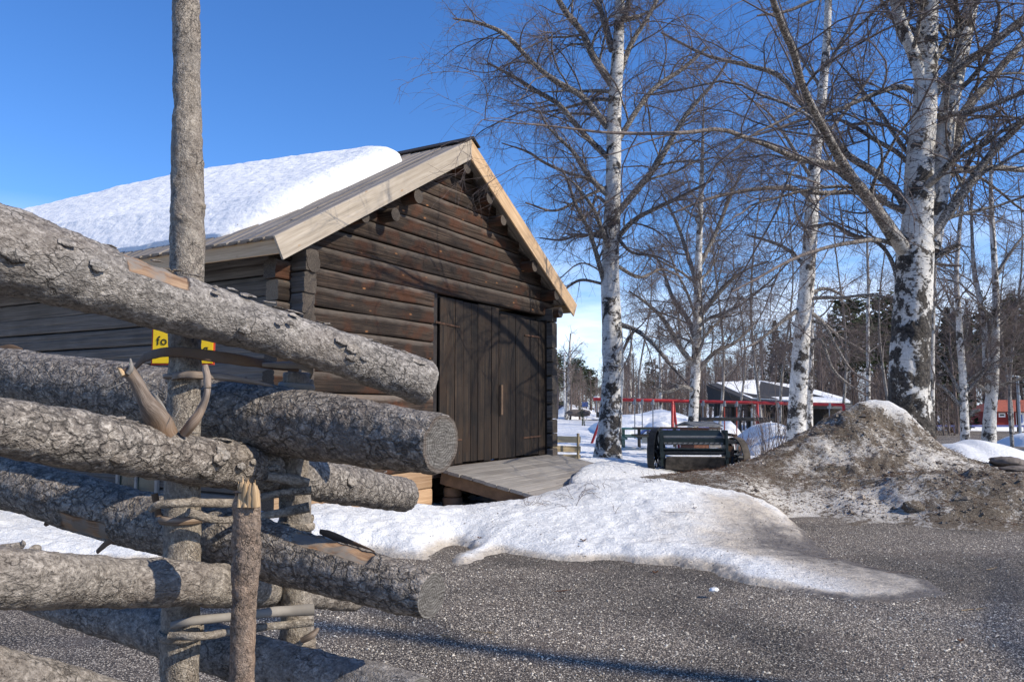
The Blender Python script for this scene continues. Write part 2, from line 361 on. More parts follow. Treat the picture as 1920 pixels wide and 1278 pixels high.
P_ = lambda name, *a, **k: mat(name, lambda g: m_plain(g, *a, **k))
P_('red_paint', (.50, .035, .035), .4); P_('dark_iron', (.022, .024, .026), .55, .3, v=.25); P_('rust', (.10, .05, .028), .8, .2, v=.3, bd=.002)
P_('green_black', (.016, .026, .026), .5, .2); P_('pale_metal', (.42, .43, .43), .35, .7); P_('galvanised', (.34, .36, .38), .4, .6)
P_('felt_and_shade_black', (.028, .022, .020), .8); P_('yellow_sign', (.85, .55, .01), .4, v=.03); P_('red_sign', (.62, .07, .02), .4, v=.03); P_('black_print', (.015, .015, .015), .5)
P_('rubber', (.03, .03, .032), .8); P_('asphalt', (.085, .08, .078), .9, v=.15, sc=3); P_('red_wall', (.22, .022, .018), .8); P_('red_tile', (.42, .115, .065), .7, sc=4)
P_('white_paint', (.78, .78, .76), .5, v=.04); P_('blue_paint', (.05, .14, .42), .5); P_('lilac_paint', (.16, .18, .42), .5); P_('green_paint', (.03, .13, .09), .5); P_('car_paint', (.012, .02, .06), .25)
P_('shelter_dark', (.045, .04, .035), .8); P_('shelter_wall', (.07, .055, .04), .85); P_('hut_brown', (.16, .06, .03), .8); P_('hut_grey', (.16, .16, .16), .7); P_('glass_dark', (.05, .06, .045), .12, v=.3, sc=3)
P_('chain', (.30, .31, .33), .4, .6); P_('red_chain', (.55, .09, .05), .5); P_('needles', (.022, .040, .012), .8, v=.35, sc=1.5); P_('needles_pale', (.050, .072, .022), .8, v=.3, sc=1.5)
P_('pine_bark', (.17, .085, .05), .85, v=.3, sc=6); P_('stone', (.17, .14, .12), .85, v=.25, sc=8, bd=.02); P_('dry_grass', (.34, .24, .13), .85); P_('orange_twig', (.26, .15, .09), .8)
P_('tail_wood', (.11, .09, .07), .85, v=.3, sc=9); P_('leaf_litter', (.12, .05, .02), .8); P_('stub_wood', (.16, .10, .06), .8, bd=.01, sc=8); P_('weathered', (.30, .27, .235), .8, sc=6, bd=.01)

# ------------------------------------------------------------------ terrain
class TPS:
    def __init__(s, P, z, lam=1e-4):
        P = A(P, float); n = len(P); s.P = P; K = s.k(P, P)+lam*np.eye(n); Q = np.hstack([np.ones((n, 1)), P])
        M = np.block([[K, Q], [Q.T, np.zeros((3, 3))]]); w = np.linalg.solve(M, np.r_[A(z, float), 0, 0, 0]); s.w = w[:n]; s.c = w[n:]
    def k(s, a, b):
        d = np.linalg.norm(a[:, None]-b[None], axis=-1); return np.where(d > 0, d*d*np.log(d+1e-12), 0)
    def __call__(s, P):
        P = np.asarray(P, float); sh = P.shape[:-1]; P = P.reshape(-1, 2); o = np.empty(len(P))
        for i in range(0, len(P), 40000): o[i:i+40000] = s.k(P[i:i+40000], s.P)@s.w+s.c[0]+P[i:i+40000]@s.c[1:]
        return o.reshape(sh)
BYAW = R(30.03); BU = A([math.sin(BYAW), math.cos(BYAW)]); BV = A([-math.cos(BYAW), math.sin(BYAW)]); BP = A([-2.6, 9.0])
def bw(u, v): return BP+u*BU+v*BV
def lr(x, y): return np.stack([np.arctan2(x, y)*2.5, np.log(np.hypot(x, y))*2.2], -1)
ctl = []
def cp(px, py, Y): q = at(px, py, Y); ctl.append((q[0], q[1], q[2]))
def cw(x, y, z): ctl.append((x, y, z))
for t in ((600, 945, 8.7), (700, 943, 9.2), (800, 941, 9.7), (900, 936, 9.7), (1000, 926, 9.7), (1215, 892, 10.2), (1330, 893, 10.3), (1440, 884, 10.4),
          (1100, 960, 8.75), (1100, 1010, 8.0), (800, 990, 8.2), (1300, 960, 8.7), (1300, 1010, 8.0), (1420, 960, 8.7), (1600, 1085, 6.45), (1500, 1050, 7.2)): cp(*t)
for x, y, z in ((-3.5, 8.2, .16), (-5, 9.5, .28), (-7, 10, .3), (-3.2, 7.4, .1), (-9, 9, .3), (-1, 7.6, .06), (6, 6.5, .02), (9, 7, .05), (14, 8, .1), (8, 12, .1), (11, 13, .35), (-14, 10, .3)): cw(x, y, z)
for u, v, z in ((2.9, -.2, .02), (4.5, -.3, .02), (6.2, -.3, .1), (4.5, -.9, .08), (3.1, -.9, .05), (1.5, -.25, .12), (6.4, -1.0, .16), (3, 4, .0), (3, 9, .1), (9, 6, .3), (8, 1.5, .34), (0, 5, .25)):
    q = bw(u, v); cw(q[0], q[1], z)
for X, Y, z in ((1.9, 13.2, .22), (3.0, 13.5, .22), (4.6, 13.6, .2), (2.3, 18, .17), (1.2, 16, .38), (2, 22, .05), (5, 20, -.05), (9, 18, -.1), (7, 25, -.3), (3, 30, -.15), (12, 35, -.52), (3.6, 35, -.3),
                (20, 35, -.6), (4, 50, .0), (4, 100, .1), (0, 100, .1), (-40, 100, .2), (15, 60, -.7), (40, 60, -1.1), (40, 173, -2.5), (110, 173, -2.6), (20, 120, -1.0), (300, 500, -4), (0, 500, -1), (-300, 500, 0),
                (60, 90, -1.5), (15, 22, -.2), (-30, 30, .2), (40, 25, -.3), (1000, 3000, -12), (-1000, 3000, -3)): cw(X, Y, z)
for t in ((1150, 898, 11.4), (1250, 900, 11.6), (1050, 916, 9.9), (1110, 896, 10.), (1330, 902, 11.5), (1180, 896, 12.2)): cp(*t)
ctl = A(ctl); SZ = TPS(lr(ctl[:, 0], ctl[:, 1]), ctl[:, 2])
edge_px = [(-1500, 1040), (-500, 1050), (0, 1062), (150, 1055), (300, 1050), (430, 1060), (600, 1044), (700, 1038), (765, 1046), (796, 1048), (812, 1034), (835, 1024), (858, 1022), (878, 1030), (866, 1040), (842, 1052), (850, 1060), (880, 1056), (915, 1044),
           (945, 1036), (1000, 1044), (1060, 1053), (1150, 1050), (1250, 1058), (1330, 1070), (1400, 1096), (1500, 1108), (1600, 1122), (1700, 1125), (1768, 1113), (1740, 1090), (1640, 1064), (1560, 1044), (1512, 1004),
           (1478, 975), (1440, 950), (1420, 930)]
EP = A([at_z(a, b, 0)[:2] for a, b in edge_px]+[[5.2, 10.6], [7.5, 12.6], [12, 12.6], [30, 10]])
POLY = np.vstack([EP, [[60, 0], [4000, 0], [4000, 4000], [-4000, 4000], [-4000, 0]]])
def inside(x, y, P):
    c = np.zeros(x.shape, bool); j = len(P)-1
    for i in range(len(P)):
        xi, yi, xj, yj = *P[i], *P[j]
        if yi != yj: c ^= ((yi > y) != (yj > y)) & (x < (xj-xi)*(y-yi)/(yj-yi)+xi)
        j = i
    return c
def dist_poly(x, y, P):
    d = np.full(x.shape, 1e9)
    for i in range(len(P)-1):
        a, b = P[i], P[i+1]; ab = b-a; t = np.clip(((x-a[0])*ab[0]+(y-a[1])*ab[1])/(ab@ab), 0, 1)
        d = np.minimum(d, np.hypot(x-a[0]-t*ab[0], y-a[1]-t*ab[1]))
    return d
def snow_h(x, y, full=False):
    z = SZ(lr(x, y)); r = np.hypot(x, y)
    wob = .10*F2(x, y, 3.2, 5, 3)+.05*F2(x, y, 11, 4, 4)
    d = dist_poly(x, y, EP)*np.where(inside(x, y, POLY), 1, -1)+wob
    tongue = smooth(x, 1.9, 3.2)*(1-smooth(y, 7.6, 9.0))
    w = (.34+.65*smooth(x, 1.6, 2.6)*smooth(y, 7.3, 8.0))*(1-tongue)+1.5*tongue
    rise = 1-np.exp(-np.clip(d, -.3, 99)/w*1.6)
    lump = (.050*F2(x, y*1.5, 1.7, 4, 11)+.055*np.abs(F2(x, y*1.6, 4.2, 4, 12)))*(1-.8*tongue)*(1-smooth(r, 30, 90))
    floor_ = .12*(1-tongue)*(1-smooth(r, 9, 11))*smooth(x, -6, -1)
    z = z-.055*np.exp(-((y-10)/1.6)**2); zt = np.where(r > 12, z, np.maximum(z, floor_))+lump+.1*F2(x, y, .5, 2, 14)*smooth(r, 12, 18)+.06*F2(x, y, .12, 3, 18)*smooth(r, 20, 60)
    zz = np.where(d > 0, .005+(zt-.005)*rise, .3*d)
    zz = np.where(r > 25, zt, zz)
    return (zz, d, tongue) if full else zz
rr_ = np.concatenate([np.geomspace(5.2, 12, 250), np.geomspace(12, 40, 110)[1:], np.geomspace(40, 4000, 60)[1:]])
aa_ = np.concatenate([np.linspace(-88, -36, 24)[:-1], np.linspace(-36, 36, 460), np.linspace(36, 88, 24)[1:]])*math.pi/180
RR, AA = np.meshgrid(rr_, aa_, indexing='ij'); X_, Y_ = RR*np.sin(AA), RR*np.cos(AA)
Zs, D_, TG = snow_h(X_, Y_, True)
def grid_faces(n, m, flip=False):
    i = np.arange(n-1)[:, None]*m+np.arange(m-1)[None]; f = np.stack([i, i+1, i+m+1, i+m], -1).reshape(-1, 4)
    return f[:, ::-1] if flip else f
dirt = np.clip((1-smooth(D_, .0, .20))*.62, 0, 1)*(RR < 14)+TG*.55*(RR < 14)+.25*smooth(X_, 2.2, 4.5)*(RR < 12.5)
dirt += .5*(RR < 12)*np.exp(-((X_-2.4)**2+(Y_-8.0)**2)/.9)
dirt += .55*(RR < 13)*np.exp(-((X_-2.9)**2/.35+(Y_-9.2)**2/1.2))
roadd = smooth(X_/np.maximum(Y_, 1), .44, .5)*smooth(Y_, 11, 14)*(1-smooth(Y_, 34, 50))*.45
mb = MB(); fc = grid_faces(len(rr_), len(aa_)); keep = (Zs.ravel()[fc].max(1) > -.12) | (RR.ravel()[fc].min(1) > 20)
mb.add(np.stack([X_, Y_, Zs], -1).reshape(-1, 3), fc[keep], 0, True, dirt=(dirt+roadd).ravel())
def m_snow(g):
    o = g.obj(); d = g.attr('dirt'); n1 = g.noise(o, 5, 6, .65, .4); n2 = g.noise(o, 38, 5, .7); n3 = g.noise(o, 1.4, 4, .6, .5); sp = g.vor(o, 30)
    col = g.ramp(n1, (.3, (.80, .785, .755)), (.7, (.90, .885, .85)))
    warm = g.m('MULTIPLY', g.rng(g.m('ADD', g.m('MULTIPLY', n3, .7), g.m('MULTIPLY', d, .8)), .42, .85), 1.)
    col = g.mix(warm, col, (.60, .52, .42))
    dk = g.rng(g.m('ADD', g.m('ADD', g.m('MULTIPLY', d, .62), g.m('MULTIPLY', n1, .55)), g.m('MULTIPLY', n2, .42)), .78, 1.12)
    col = g.mix(dk, col, g.ramp(n2, (.35, (.07, .055, .042)), (.7, (.26, .22, .18))))
    spk = g.m('MULTIPLY', g.rng(sp, .10, .04), g.rng(g.m('ADD', n3, g.m('MULTIPLY', d, .5)), .52, .7)); col = g.mix(g.m('MULTIPLY', spk, .7), col, (.10, .07, .045))
    h = g.m('ADD', g.m('MULTIPLY', g.noise(g.mapv(o, (1, 1.7, 1)), 8, 6, .68, .5), 1.3), g.m('MULTIPLY', n2, .55))
    p = g.p; p.inputs['Subsurface Weight'].default_value = 0
    g.out(col, g.rng(d, .2, .8, .55, .35), g.bump(h, .75, .055), .35)
mat('snow', m_snow)
def m_farsnow(g):
    o = g.obj(); n = g.noise(o, 2, 5, .6); g.out(g.ramp(n, (.3, (.80, .79, .765)), (.7, (.88, .87, .84))), .7, g.bump(g.noise(o, 3, 5, .6), .6, .15), .2)
mat('clean_snow', m_farsnow)
o = mb.build('snow_field', MATS['snow']); tag(o, kind='structure')

def m_gravel(g):
    o = g.obj(); sc = 95.
    n0 = g.noise(o, .55, 3, .5, .4); n1 = g.noise(o, 1.6, 5, .6, .4); n2 = g.noise(o, 40, 4, .7)
    c = g.vor(o, sc, 'F1', 'Color'); d = g.vor(o, sc); cs = g.n('ShaderNodeSeparateColor'); g.L(c, cs.inputs[0])
    stone = g.ramp(cs.outputs[0], (0, (.085, .069, .055)), (.4, (.235, .193, .152)), (.7, (.44, .37, .29)), (1, (.74, .65, .52)))
    gap = g.rng(d, .25, .62); col = g.mix(gap, stone, (.045, .037, .030))
    wet = g.rng(n0, .36, .62, .66, 1.25); col = g.mix(1., col, g.ramp(g.m('MULTIPLY', wet, .5), (0, (0, 0, 0)), (1, (2, 2, 2))), 'MULTIPLY')
    col = g.mix(g.m('MULTIPLY', g.rng(n1, .5, .66), .45), col, (.13, .10, .078))
    h = g.m('ADD', g.m('SUBTRACT', 1., g.m('MULTIPLY', d, 1.)), g.m('MULTIPLY', n2, .4))
    g.out(col, .75, g.bump(h, 1., .005), .35)
mat('gravel', m_gravel)
r2 = np.concatenate([[0.], np.geomspace(1.2, 4, 30), np.geomspace(4, 14, 90)[1:], np.geomspace(14, 4000, 30)[1:]]); a2 = np.linspace(-180, 180, 241)*math.pi/180
RG, AG = np.meshgrid(r2, a2, indexing='ij'); XG, YG = RG*np.sin(AG), RG*np.cos(AG)
ZG = .018*F2(XG, YG, 1.1, 4, 20)*smooth(RG, 1, 4)-14*smooth(RG, 16, 600)-.5*smooth(RG, 13, 22)
mb = MB(); mb.add(np.stack([XG, YG, ZG], -1).reshape(-1, 3), grid_faces(len(r2), len(a2))); o = mb.build('gravel_ground', MATS['gravel']); tag(o, kind='structure')
# loose stones over the near gravel
oct_v = A([[1, 0, 0], [-1, 0, 0], [0, 1, 0], [0, -1, 0], [0, 0, 1], [0, 0, -1.]]); oct_f = A([[0, 2, 4], [2, 1, 4], [1, 3, 4], [3, 0, 4], [2, 0, 5], [1, 2, 5], [3, 1, 5], [0, 3, 5]])
def scatter(n, P, rad, flat=.6, jit=.3):
    th = rng.uniform(0, 2*math.pi, n); c, s = np.cos(th), np.sin(th)
    V = oct_v[None]*(1+rng.uniform(-jit, jit, (n, 6, 1)))*(rad[:, None, None]*np.stack([np.ones(n), rng.uniform(.6, 1, n), rng.uniform(flat*.6, flat*1.2, n)], -1)[:, None])
    x = V[..., 0]*c[:, None]-V[..., 1]*s[:, None]; y = V[..., 0]*s[:, None]+V[..., 1]*c[:, None]
    V = np.stack([x, y, V[..., 2]], -1)+P[:, None]
    return V.reshape(-1, 3), (oct_f[None]+6*np.arange(n)[:, None, None]).reshape(-1, 3)
n = 64000; yy = 3.7*(10.2/3.7)**rng.uniform(0, 1, n)**.8; xx = yy*rng.uniform(-.36, .72, n)
dd = dist_poly(xx, yy, EP)*np.where(inside(xx, yy, POLY), 1, -1); kp = dd < rng.exponential(.05, n); xx, yy = xx[kp], yy[kp]; n = len(xx)
rad = np.clip(rng.lognormal(-5.25, .38, n), .003, .015); zz = .018*F2(xx, yy, 1.1, 4, 20)+rad*.25
v, f = scatter(n, np.stack([xx, yy, zz], -1), rad); mb = MB(); mb.add(v, f, 0, False, tone=np.repeat(rng.uniform(0, 1, n), 6))
def m_stones(g):
    t = g.attr('tone'); col = g.ramp(t, (0, (.09, .073, .058)), (.35, (.235, .195, .155)), (.65, (.46, .39, .305)), (1, (.76, .68, .55)))
    n0 = g.noise(g.obj(), .55, 3, .5, .4); wet = g.rng(n0, .36, .62, .66, 1.2)
    g.out(g.mix(1., col, g.ramp(g.m('MULTIPLY', wet, .5), (0, (0, 0, 0)), (1, (2, 2, 2))), 'MULTIPLY'), .7, None, .3)
mat('loose_stones', m_stones)
o = mb.build('loose_gravel', MATS['loose_stones']); tag(o, 'loose fine grey gravel covering the yard in front of the snow', 'gravel', kind='stuff')

# specks of grit, needles and bark crumbs on the near snow
n = 9000; yy = rng.uniform(6.3, 11.5, n); xx = yy*rng.uniform(-.2, .42, n); zz, dd, tt = snow_h(xx, yy, True); kp = (dd > .02) & (rng.uniform(0, 1, n) < np.clip(.10+.9*np.exp(-dd/.12)+.8*tt+.5*smooth(F2(xx, yy, 1.3, 3, 90), .1, .5), 0, 1)); xx, yy, zz = xx[kp], yy[kp], zz[kp]
v, f = scatter(len(xx), np.stack([xx, yy, zz+.002], -1), np.clip(rng.lognormal(-5.5, .5, len(xx)), .002, .014), .5, .4); mb = MB(); mb.add(v, f, 0, False, tone=np.repeat(rng.uniform(0, .4, len(xx)), 6)); o = mb.build('snow_grit', MATS['loose_stones']); tag(o, 'fine grit and crumbs scattered over the near snow bank', 'grit', kind='stuff')
# dirty mound of ploughed snow
mc = []
for px, py, Y in ((1215, 892, 11.4), (1300, 880, 11.8), (1400, 862, 12.6), (1445, 842, 13), (1500, 811, 13.3), (1545, 787, 13.4), (1590, 763, 13.3), (1625, 751, 13.2), (1665, 750, 13.2), (1705, 773, 13.1), (1740, 808, 13), (1790, 848, 12.8), (1850, 869, 12.5), (1920, 881, 12.3), (2050, 900, 12), (2250, 930, 11.5)):
    q = at(px, py, Y); mc.append((q[0], q[1], q[2]))
    mc.append((q[0]+.1, q[1]+.7, q[2]*.78)); mc.append((q[0]+.2, q[1]+1.7, max(q[2]*.3, .05)))
for px, py in ((1480, 972), (1560, 990), (1620, 986), (1680, 982), (1740, 990), (1830, 996), (1920, 998), (2100, 1000), (2300, 1000)):
    q = at_z(px, py, 0); mc.append((q[0], q[1], .02)); mc.append((q[0]*.94, q[1]*.94, -.12))
for px, py, Y in ((1380, 888, 11.3), (1450, 892, 11.7), (1520, 880, 12), (1600, 940, 10.6), (1650, 860, 12.), (1600, 820, 12.5), (1680, 800, 12.8), (1760, 930, 10.5), (1850, 930, 10.4), (1920, 930, 10.4), (1720, 860, 12), (2100, 940, 10.6), (1800, 900, 11.4),
                  (1400, 906, 10.9), (1450, 918, 11.2), (1500, 930, 11.0), (1340, 893, 11.2), (1550, 950, 10.7), (1440, 955, 10.2)):
    q = at(px, py, Y); mc.append((q[0], q[1], q[2]))
for X, Y, z in ((2.2, 9.9, .2), (2.0, 11, .25), (2.0, 13.2, .1), (4.0, 15.2, -.1), (6.5, 16, -.1), (10, 16, -.2), (13, 14.5, -.3), (13, 10, .3)): mc.append((X, Y, z))
mc = A(mc); MZ = TPS(mc[:, :2], mc[:, 2], 2e-3)
gx = np.arange(1.7, 11.2, .034); gy = np.concatenate([np.arange(8.3, 14.2, .036), np.arange(14.2, 17, .12)])
MX, MY = np.meshgrid(gx, gy, indexing='xy')
def mound_h(x, y):
    z = MZ(np.stack([x, y], -1)); b = smooth(z, .0, .35)
    cap = np.exp(-(((x-6.65)/.74)**2+((y-13.5)/.42)**2)**1.6)
    rg = 1-np.abs(F2(x, y, 1.7, 4, 31)); l = .05*F2(x, y, 1.1, 3, 30)+.06*(rg-.8)+.08*F2(x, y, 5, 5, 33)+.05*np.abs(F2(x, y, 11, 3, 34))
    w = worley(np.stack([x, y, z], -1), 1.9, 8); l = l+.22*np.clip(w[1]-w[0], 0, .35)*smooth(x, 5.0, 6.4)*(1-smooth(y, 10.9, 11.8))
    step = .24*smooth(y-9.72-.16*F2(x, y, 1.3, 3, 35), -.03, .10)*smooth(x, 4.9, 5.5)
    l = l*(.08+.92*smooth(x, 3.6, 5.4))
    zz = z+l*b*(1-.8*cap)+step*(1-smooth(y, 10.6, 11.7))*b - .03
    return zz, cap
zm, cap = mound_h(MX, MY)
mb = MB(); fc = grid_faces(len(gy), len(gx)); zf = zm.ravel()[fc].max(1); keep = zf > -.06
mb.add(np.stack([MX, MY, zm], -1).reshape(-1, 3), fc[keep], 0, True, cap=cap.ravel(), west=(1-smooth(MX, 3.6, 4.6)).ravel()*smooth(MY, 9, 9.8).ravel()*.0+1.*np.exp(-(((MX-3.9)/.8)**2+((MY-10.9)/.6)**2)).ravel()+.9*np.exp(-(((MX-5.0)/.45)**2+((MY-10.5)/.6)**2)).ravel()+.8*np.exp(-(((MX-6.8)/.8)**2+((MY-12.1)/.5)**2)).ravel()+.6*np.exp(-(((MX-5.0)/.6)**2+((MY-12.3)/.4)**2)).ravel())
def m_dirty(g):
    o = g.obj(); n1 = g.noise(o, 2.8, 8, .74, .8); n2 = g.noise(o, 24, 6, .8, .6); n3 = g.noise(o, 90, 3, .7); cap = g.attr('cap'); w = g.attr('west')
    f = g.m('ADD', g.m('MULTIPLY', n1, .62), g.m('MULTIPLY', n2, .58)); f = g.m('SUBTRACT', g.m('SUBTRACT', f, g.m('MULTIPLY', cap, .55)), g.m('MULTIPLY', w, .16))
    dk = g.rng(f, .518, .572)
    ice = g.ramp(n2, (.3, (.38, .33, .26)), (.5, (.58, .53, .46)), (.66, (.80, .77, .72))); ice = g.mix(cap, ice, (.82, .82, .81))
    dirt = g.ramp(g.m('ADD', g.m('MULTIPLY', n3, .6), g.m('MULTIPLY', n2, .4)), (.36, (.034, .025, .017)), (.50, (.125, .096, .067)), (.64, (.33, .27, .20)))
    g.out(g.mix(dk, ice, dirt), .8, g.bump(g.m('ADD', n2, g.m('MULTIPLY', n3, .35)), .8, .035), .3)
mat('dirty_snow', m_dirty)
o = mb.build('dirty_snow_mound', MATS['dirty_snow']); tag(o, 'tall mound of dirty ploughed snow with a white cap at the gravel edge', 'snow mound')
def surf(x, y):
    x = np.atleast_1d(np.asarray(x, float)); y = np.atleast_1d(np.asarray(y, float))
    z = snow_h(x, y); z = np.where(np.hypot(x, y) > 12, z, np.maximum(z, 0.0))
    inm = (x > 1.7) & (x < 11.2) & (y > 8.3) & (y < 17)
    if inm.any(): z[inm] = np.maximum(z[inm], mound_h(x[inm], y[inm])[0])
    return z
# dirt clods and needles lying on the mound
n = 11000; xx = rng.uniform(2.2, 10.8, n); yy = rng.uniform(9.0, 13.4, n); zt, cc = mound_h(xx, yy); kp = (zt > .04) & (cc < .25) & (F2(xx, yy, 2.3, 3, 77) > -.25); xx, yy, zt = xx[kp], yy[kp], zt[kp]
v, f = scatter(len(xx), np.stack([xx, yy, zt+.003], -1), np.clip(rng.lognormal(-4.7, .5, len(xx)), .004, .028), .7); mb = MB(); mb.add(v, f, 0, False, tone=np.repeat(rng.uniform(0, .7, len(xx)), 6))
n = 11000; xx = rng.uniform(2.2, 10.8, n); yy = rng.uniform(9.0, 13.4, n); zt, cc = mound_h(xx, yy); kp = (zt > .04) & (cc < .3); xx, yy, zt = xx[kp], yy[kp], zt[kp]; n = len(xx)
th = rng.uniform(0, 6.3, n); ln = rng.uniform(.03, .10, n); p0 = np.stack([xx, yy, zt+.006], -1); dv = np.stack([np.cos(th)*ln, np.sin(th)*ln, rng.uniform(-.2, .4, n)*ln], -1)
mbt = MB(); tubes(mbt, np.stack([p0, p0+dv], 1), np.full((n, 2), .0022), 3)
n = 1500; xx = rng.uniform(3.2, 10.8, n); yy = rng.uniform(9.2, 13.2, n); zt, cc = mound_h(xx, yy); kp = (zt > .04) & (cc < .3) & (F2(xx, yy, 1.8, 3, 78) > -.05); xx, yy, zt = xx[kp], yy[kp], zt[kp]
v, f = scatter(len(xx), np.stack([xx, yy, zt], -1), np.clip(rng.lognormal(-3.6, .45, len(xx)), .012, .075), .6, .4); mb.add(v, f, 0, False, tone=np.repeat(rng.uniform(0, .45, len(xx)), 6))
o = mb.build('mound_grit', MATS['loose_stones']); tag(o, 'dark grit and clods strewn over the dirty snow mound', 'grit', kind='stuff')
o = mbt.build('mound_litter', MATS['leaf_litter']); tag(o, 'thin brown needles and straws lying on the dirty snow mound', 'litter', kind='stuff')

# ------------------------------------------------------------------ log barn (local x = along gable, y = along ridge)
barn = empty('log_barn', (BP[0], BP[1], 0), math.atan2(BU[1], BU[0]))
tag(barn, 'dark weathered log barn with plank double doors and pale new barge boards', 'barn')
BA = A([-math.cos(0), 0]); 
def onv(px, py, v):      # point of the photo on the plane y = v of the barn
    d = ray(px, py); t = (v+BP@BV)/(d[:2]@BV); q = t*d[:2]-BP; return q@BU, EYE+t*d[2]
def timber_disp(seed, amp=.008, cracks=2):
    cz = [(rng.uniform(-.09, .09), rng.uniform(0, 50)) for _ in range(cracks)]
    def f(lc, t, path):
        P = lc*A([1, 1, .25]); d = amp*fbm(P, 5, 4, seed)+.4*amp*fbm(lc*A([1, 1, .12]), 30, 3, seed+9)
        for c, s0 in cz:
            off = c+.03*fbm(np.stack([lc[..., 2]*.8, 0*lc[..., 2]+s0, 0*lc[..., 2]], -1), 1, 3, 5)
            d = d-.018*np.exp(-((lc[..., 1]-off)/.009)**2)*smooth(vnoise(np.stack([lc[..., 2]*1.1, 0*lc[..., 2]+s0, 0*lc[..., 2]], -1), 6), -.5, .1)
        return d
    return f
def prof_timber(w, h):
    a = np.linspace(-1, 1, 15)[:-1]; p = []
    hw, hh = w/2, h/2
    for y in a: p.append((hw*(1-.12*abs(y)**6), y*hh))
    for x in (.85, .3, -.3): p.append((x*hw*.75, hh))
    for y in a[::-1]*.97: p.append((-hw*(1-.12*abs(y)**6), y*hh))
    for x in (-.3, .3): p.append((x*hw*.75, -hh))
    return A(p)
ztop = lambda u: np.where(u < 3.233, 5.568-(3.233-u)*.580, 5.568-(u-3.233)*.5695)
def timber(name, p0, p1, w, h, m, cm, n, seed, parent=barn, cracks=2, bend=.006):
    t = np.linspace(0, 1, n)[:, None]; p = A(p0)*(1-t)+A(p1)*t
    p[:, 2] += bend*np.sin(t[:, 0]*math.pi*rng.uniform(1, 3)+rng.uniform(0, 6)); mb = MB()
    sweep(mb, p, prof_timber(w, h), mat=0, capmat=1, disp=timber_disp(seed, cracks=cracks)); return mb.build(name, [MATS[m], MATS[cm]], parent)
seams = [.05, .30, .56, .83, 1.10, 1.37, 1.64, 1.90, 2.16, 2.42, 2.68, 2.93, 3.16, 3.43, 3.69, 3.93, 4.17, 4.40, 4.62, 4.84, 5.05, 5.25]
for k in range(len(seams)-1):
    z0, z1 = seams[k], seams[k+1]; zm_ = (z0+z1)/2; h = z1-z0-.008
    lo = 3.233-(5.45-zm_)/.58; hi = 3.233+(5.45-zm_)/.5695
    if zm_ < 3.13: a, b = -.27-rng.uniform(0, .07), 2.70+(.02 if k > 1 else .0)
    else: a, b = (-.27 if lo < -.1 else lo), (6.64 if hi > 6.5 else hi)
    mm = 'sill_wood' if k < 2 else 'barn_log'
    timber('wall_log', (a, rng.uniform(-.008, .008), zm_), (b, rng.uniform(-.008, .008), zm_), .20, h, mm, 'log_end_light' if k in (9, 10) else 'log_end', int((b-a)*14)+6, 40+k)
for k in range(len(seams)-1):       # side wall logs sit half a course lower
    zm_ = (seams[k]+seams[k+1])/2-.13
    if zm_ < .1 or zm_ > 3.2: continue
    timber('wall_log', (0, -.27-rng.uniform(0, .06), zm_), (0, 12.7, zm_), .20, .252, 'barn_log_grey', 'log_end', 120, 80+k, cracks=3)
    timber('wall_log', (6.38, -.24, zm_), (6.38, 12.7, zm_), .20, .252, 'barn_log_grey', 'log_end', 30, 120+k, cracks=0)
for k in range(12):
    zm_ = (seams[k]+seams[k+1])/2
    timber('wall_log', (-.27, 12.45, zm_), (6.64, 12.45, zm_), .20, .25, 'barn_log_grey', 'log_end', 12, 160+k, cracks=0)
for k in range(12, len(seams)-1):
    zm_ = (seams[k]+seams[k+1])/2
    timber('wall_log', (3.233-(5.45-zm_)/.58, 12.45, zm_), (3.233+(5.45-zm_)/.5695, 12.45, zm_), .20, .25, 'barn_log_grey', 'log_end', 10, 180+k, cracks=0)
# purlins and plates
def round_log(name, p0, p1, r, m='barn_log', cm='log_end', parent=barn, n=24, am=.006):
    t = np.linspace(0, 1, n)[:, None]; mb = MB(); sweep(mb, A(p0)*(1-t)+A(p1)*t, prof_round(14, r, r), mat=0, capmat=1, disp=lambda lc, tt, p: am*fbm(lc*A([1, 1, .3]), 9, 3, int(r*1000)))
    return mb.build(name, [MATS[m], MATS[cm]], parent)
for px, py, r in ((877, 313, .10), (918, 371, .10), (943, 413, .09), (1003, 499, .10), (1040, 553, .10), (784, 368, .10), (742, 402, .09), (686, 406, .08)):
    u, z = onv(px, py, -.34); z = min(z, float(ztop(u))-.05-r*1.1); round_log('purlin', (u, -.36-rng.uniform(-.03, .04), z), (u, 12.7, z), r)
round_log('purlin', (.02, -.33, 3.14), (.02, 12.7, 3.14), .11)
round_log('purlin', (6.40, -.36, 3.30-.08), (6.40, 12.7, 3.30-.08), .10)
# roof boards, two layers on both slopes
def rboard(side, layer, w, n=14):
    L_ = {-1: 4.42, 1: 4.26}[side]; sl = {-1: math.atan(.580), 1: math.atan(.5695)}[side]
    p0 = A([3.233+side*.01, 0, 5.568-.015-.03*(1-layer)]); d = A([side*math.cos(sl), 0, -math.sin(sl)]); t = np.linspace(0, 1, n)[:, None]
    mb = MB(); L_ = L_+(.02 if layer else -.03); sweep(mb, p0+d*L_*t, prof_box(w, .026, .004), mat=0, smooth=False, off=0.); return mb.mesh('roof_board', [MATS['roof_wood']])
for side in (-1, 1):
    ms = [rboard(side, 0, .165, 2), rboard(side, 1, .150, 2)]
    for k in range(66):
        for layer in (0, 1):
            o = bpy.data.objects.new('roof_board', ms[layer]); scene.collection.objects.link(o); o.parent = barn
            o.location = (side*rng.uniform(-.012, .012), -.30+k*.198+(.099 if layer == 0 else 0)-.0+rng.uniform(-.006, .006), rng.uniform(-.002, .002)+(0 if layer else -.001)); o.rotation_euler[2] = rng.uniform(-.0015, .0015)
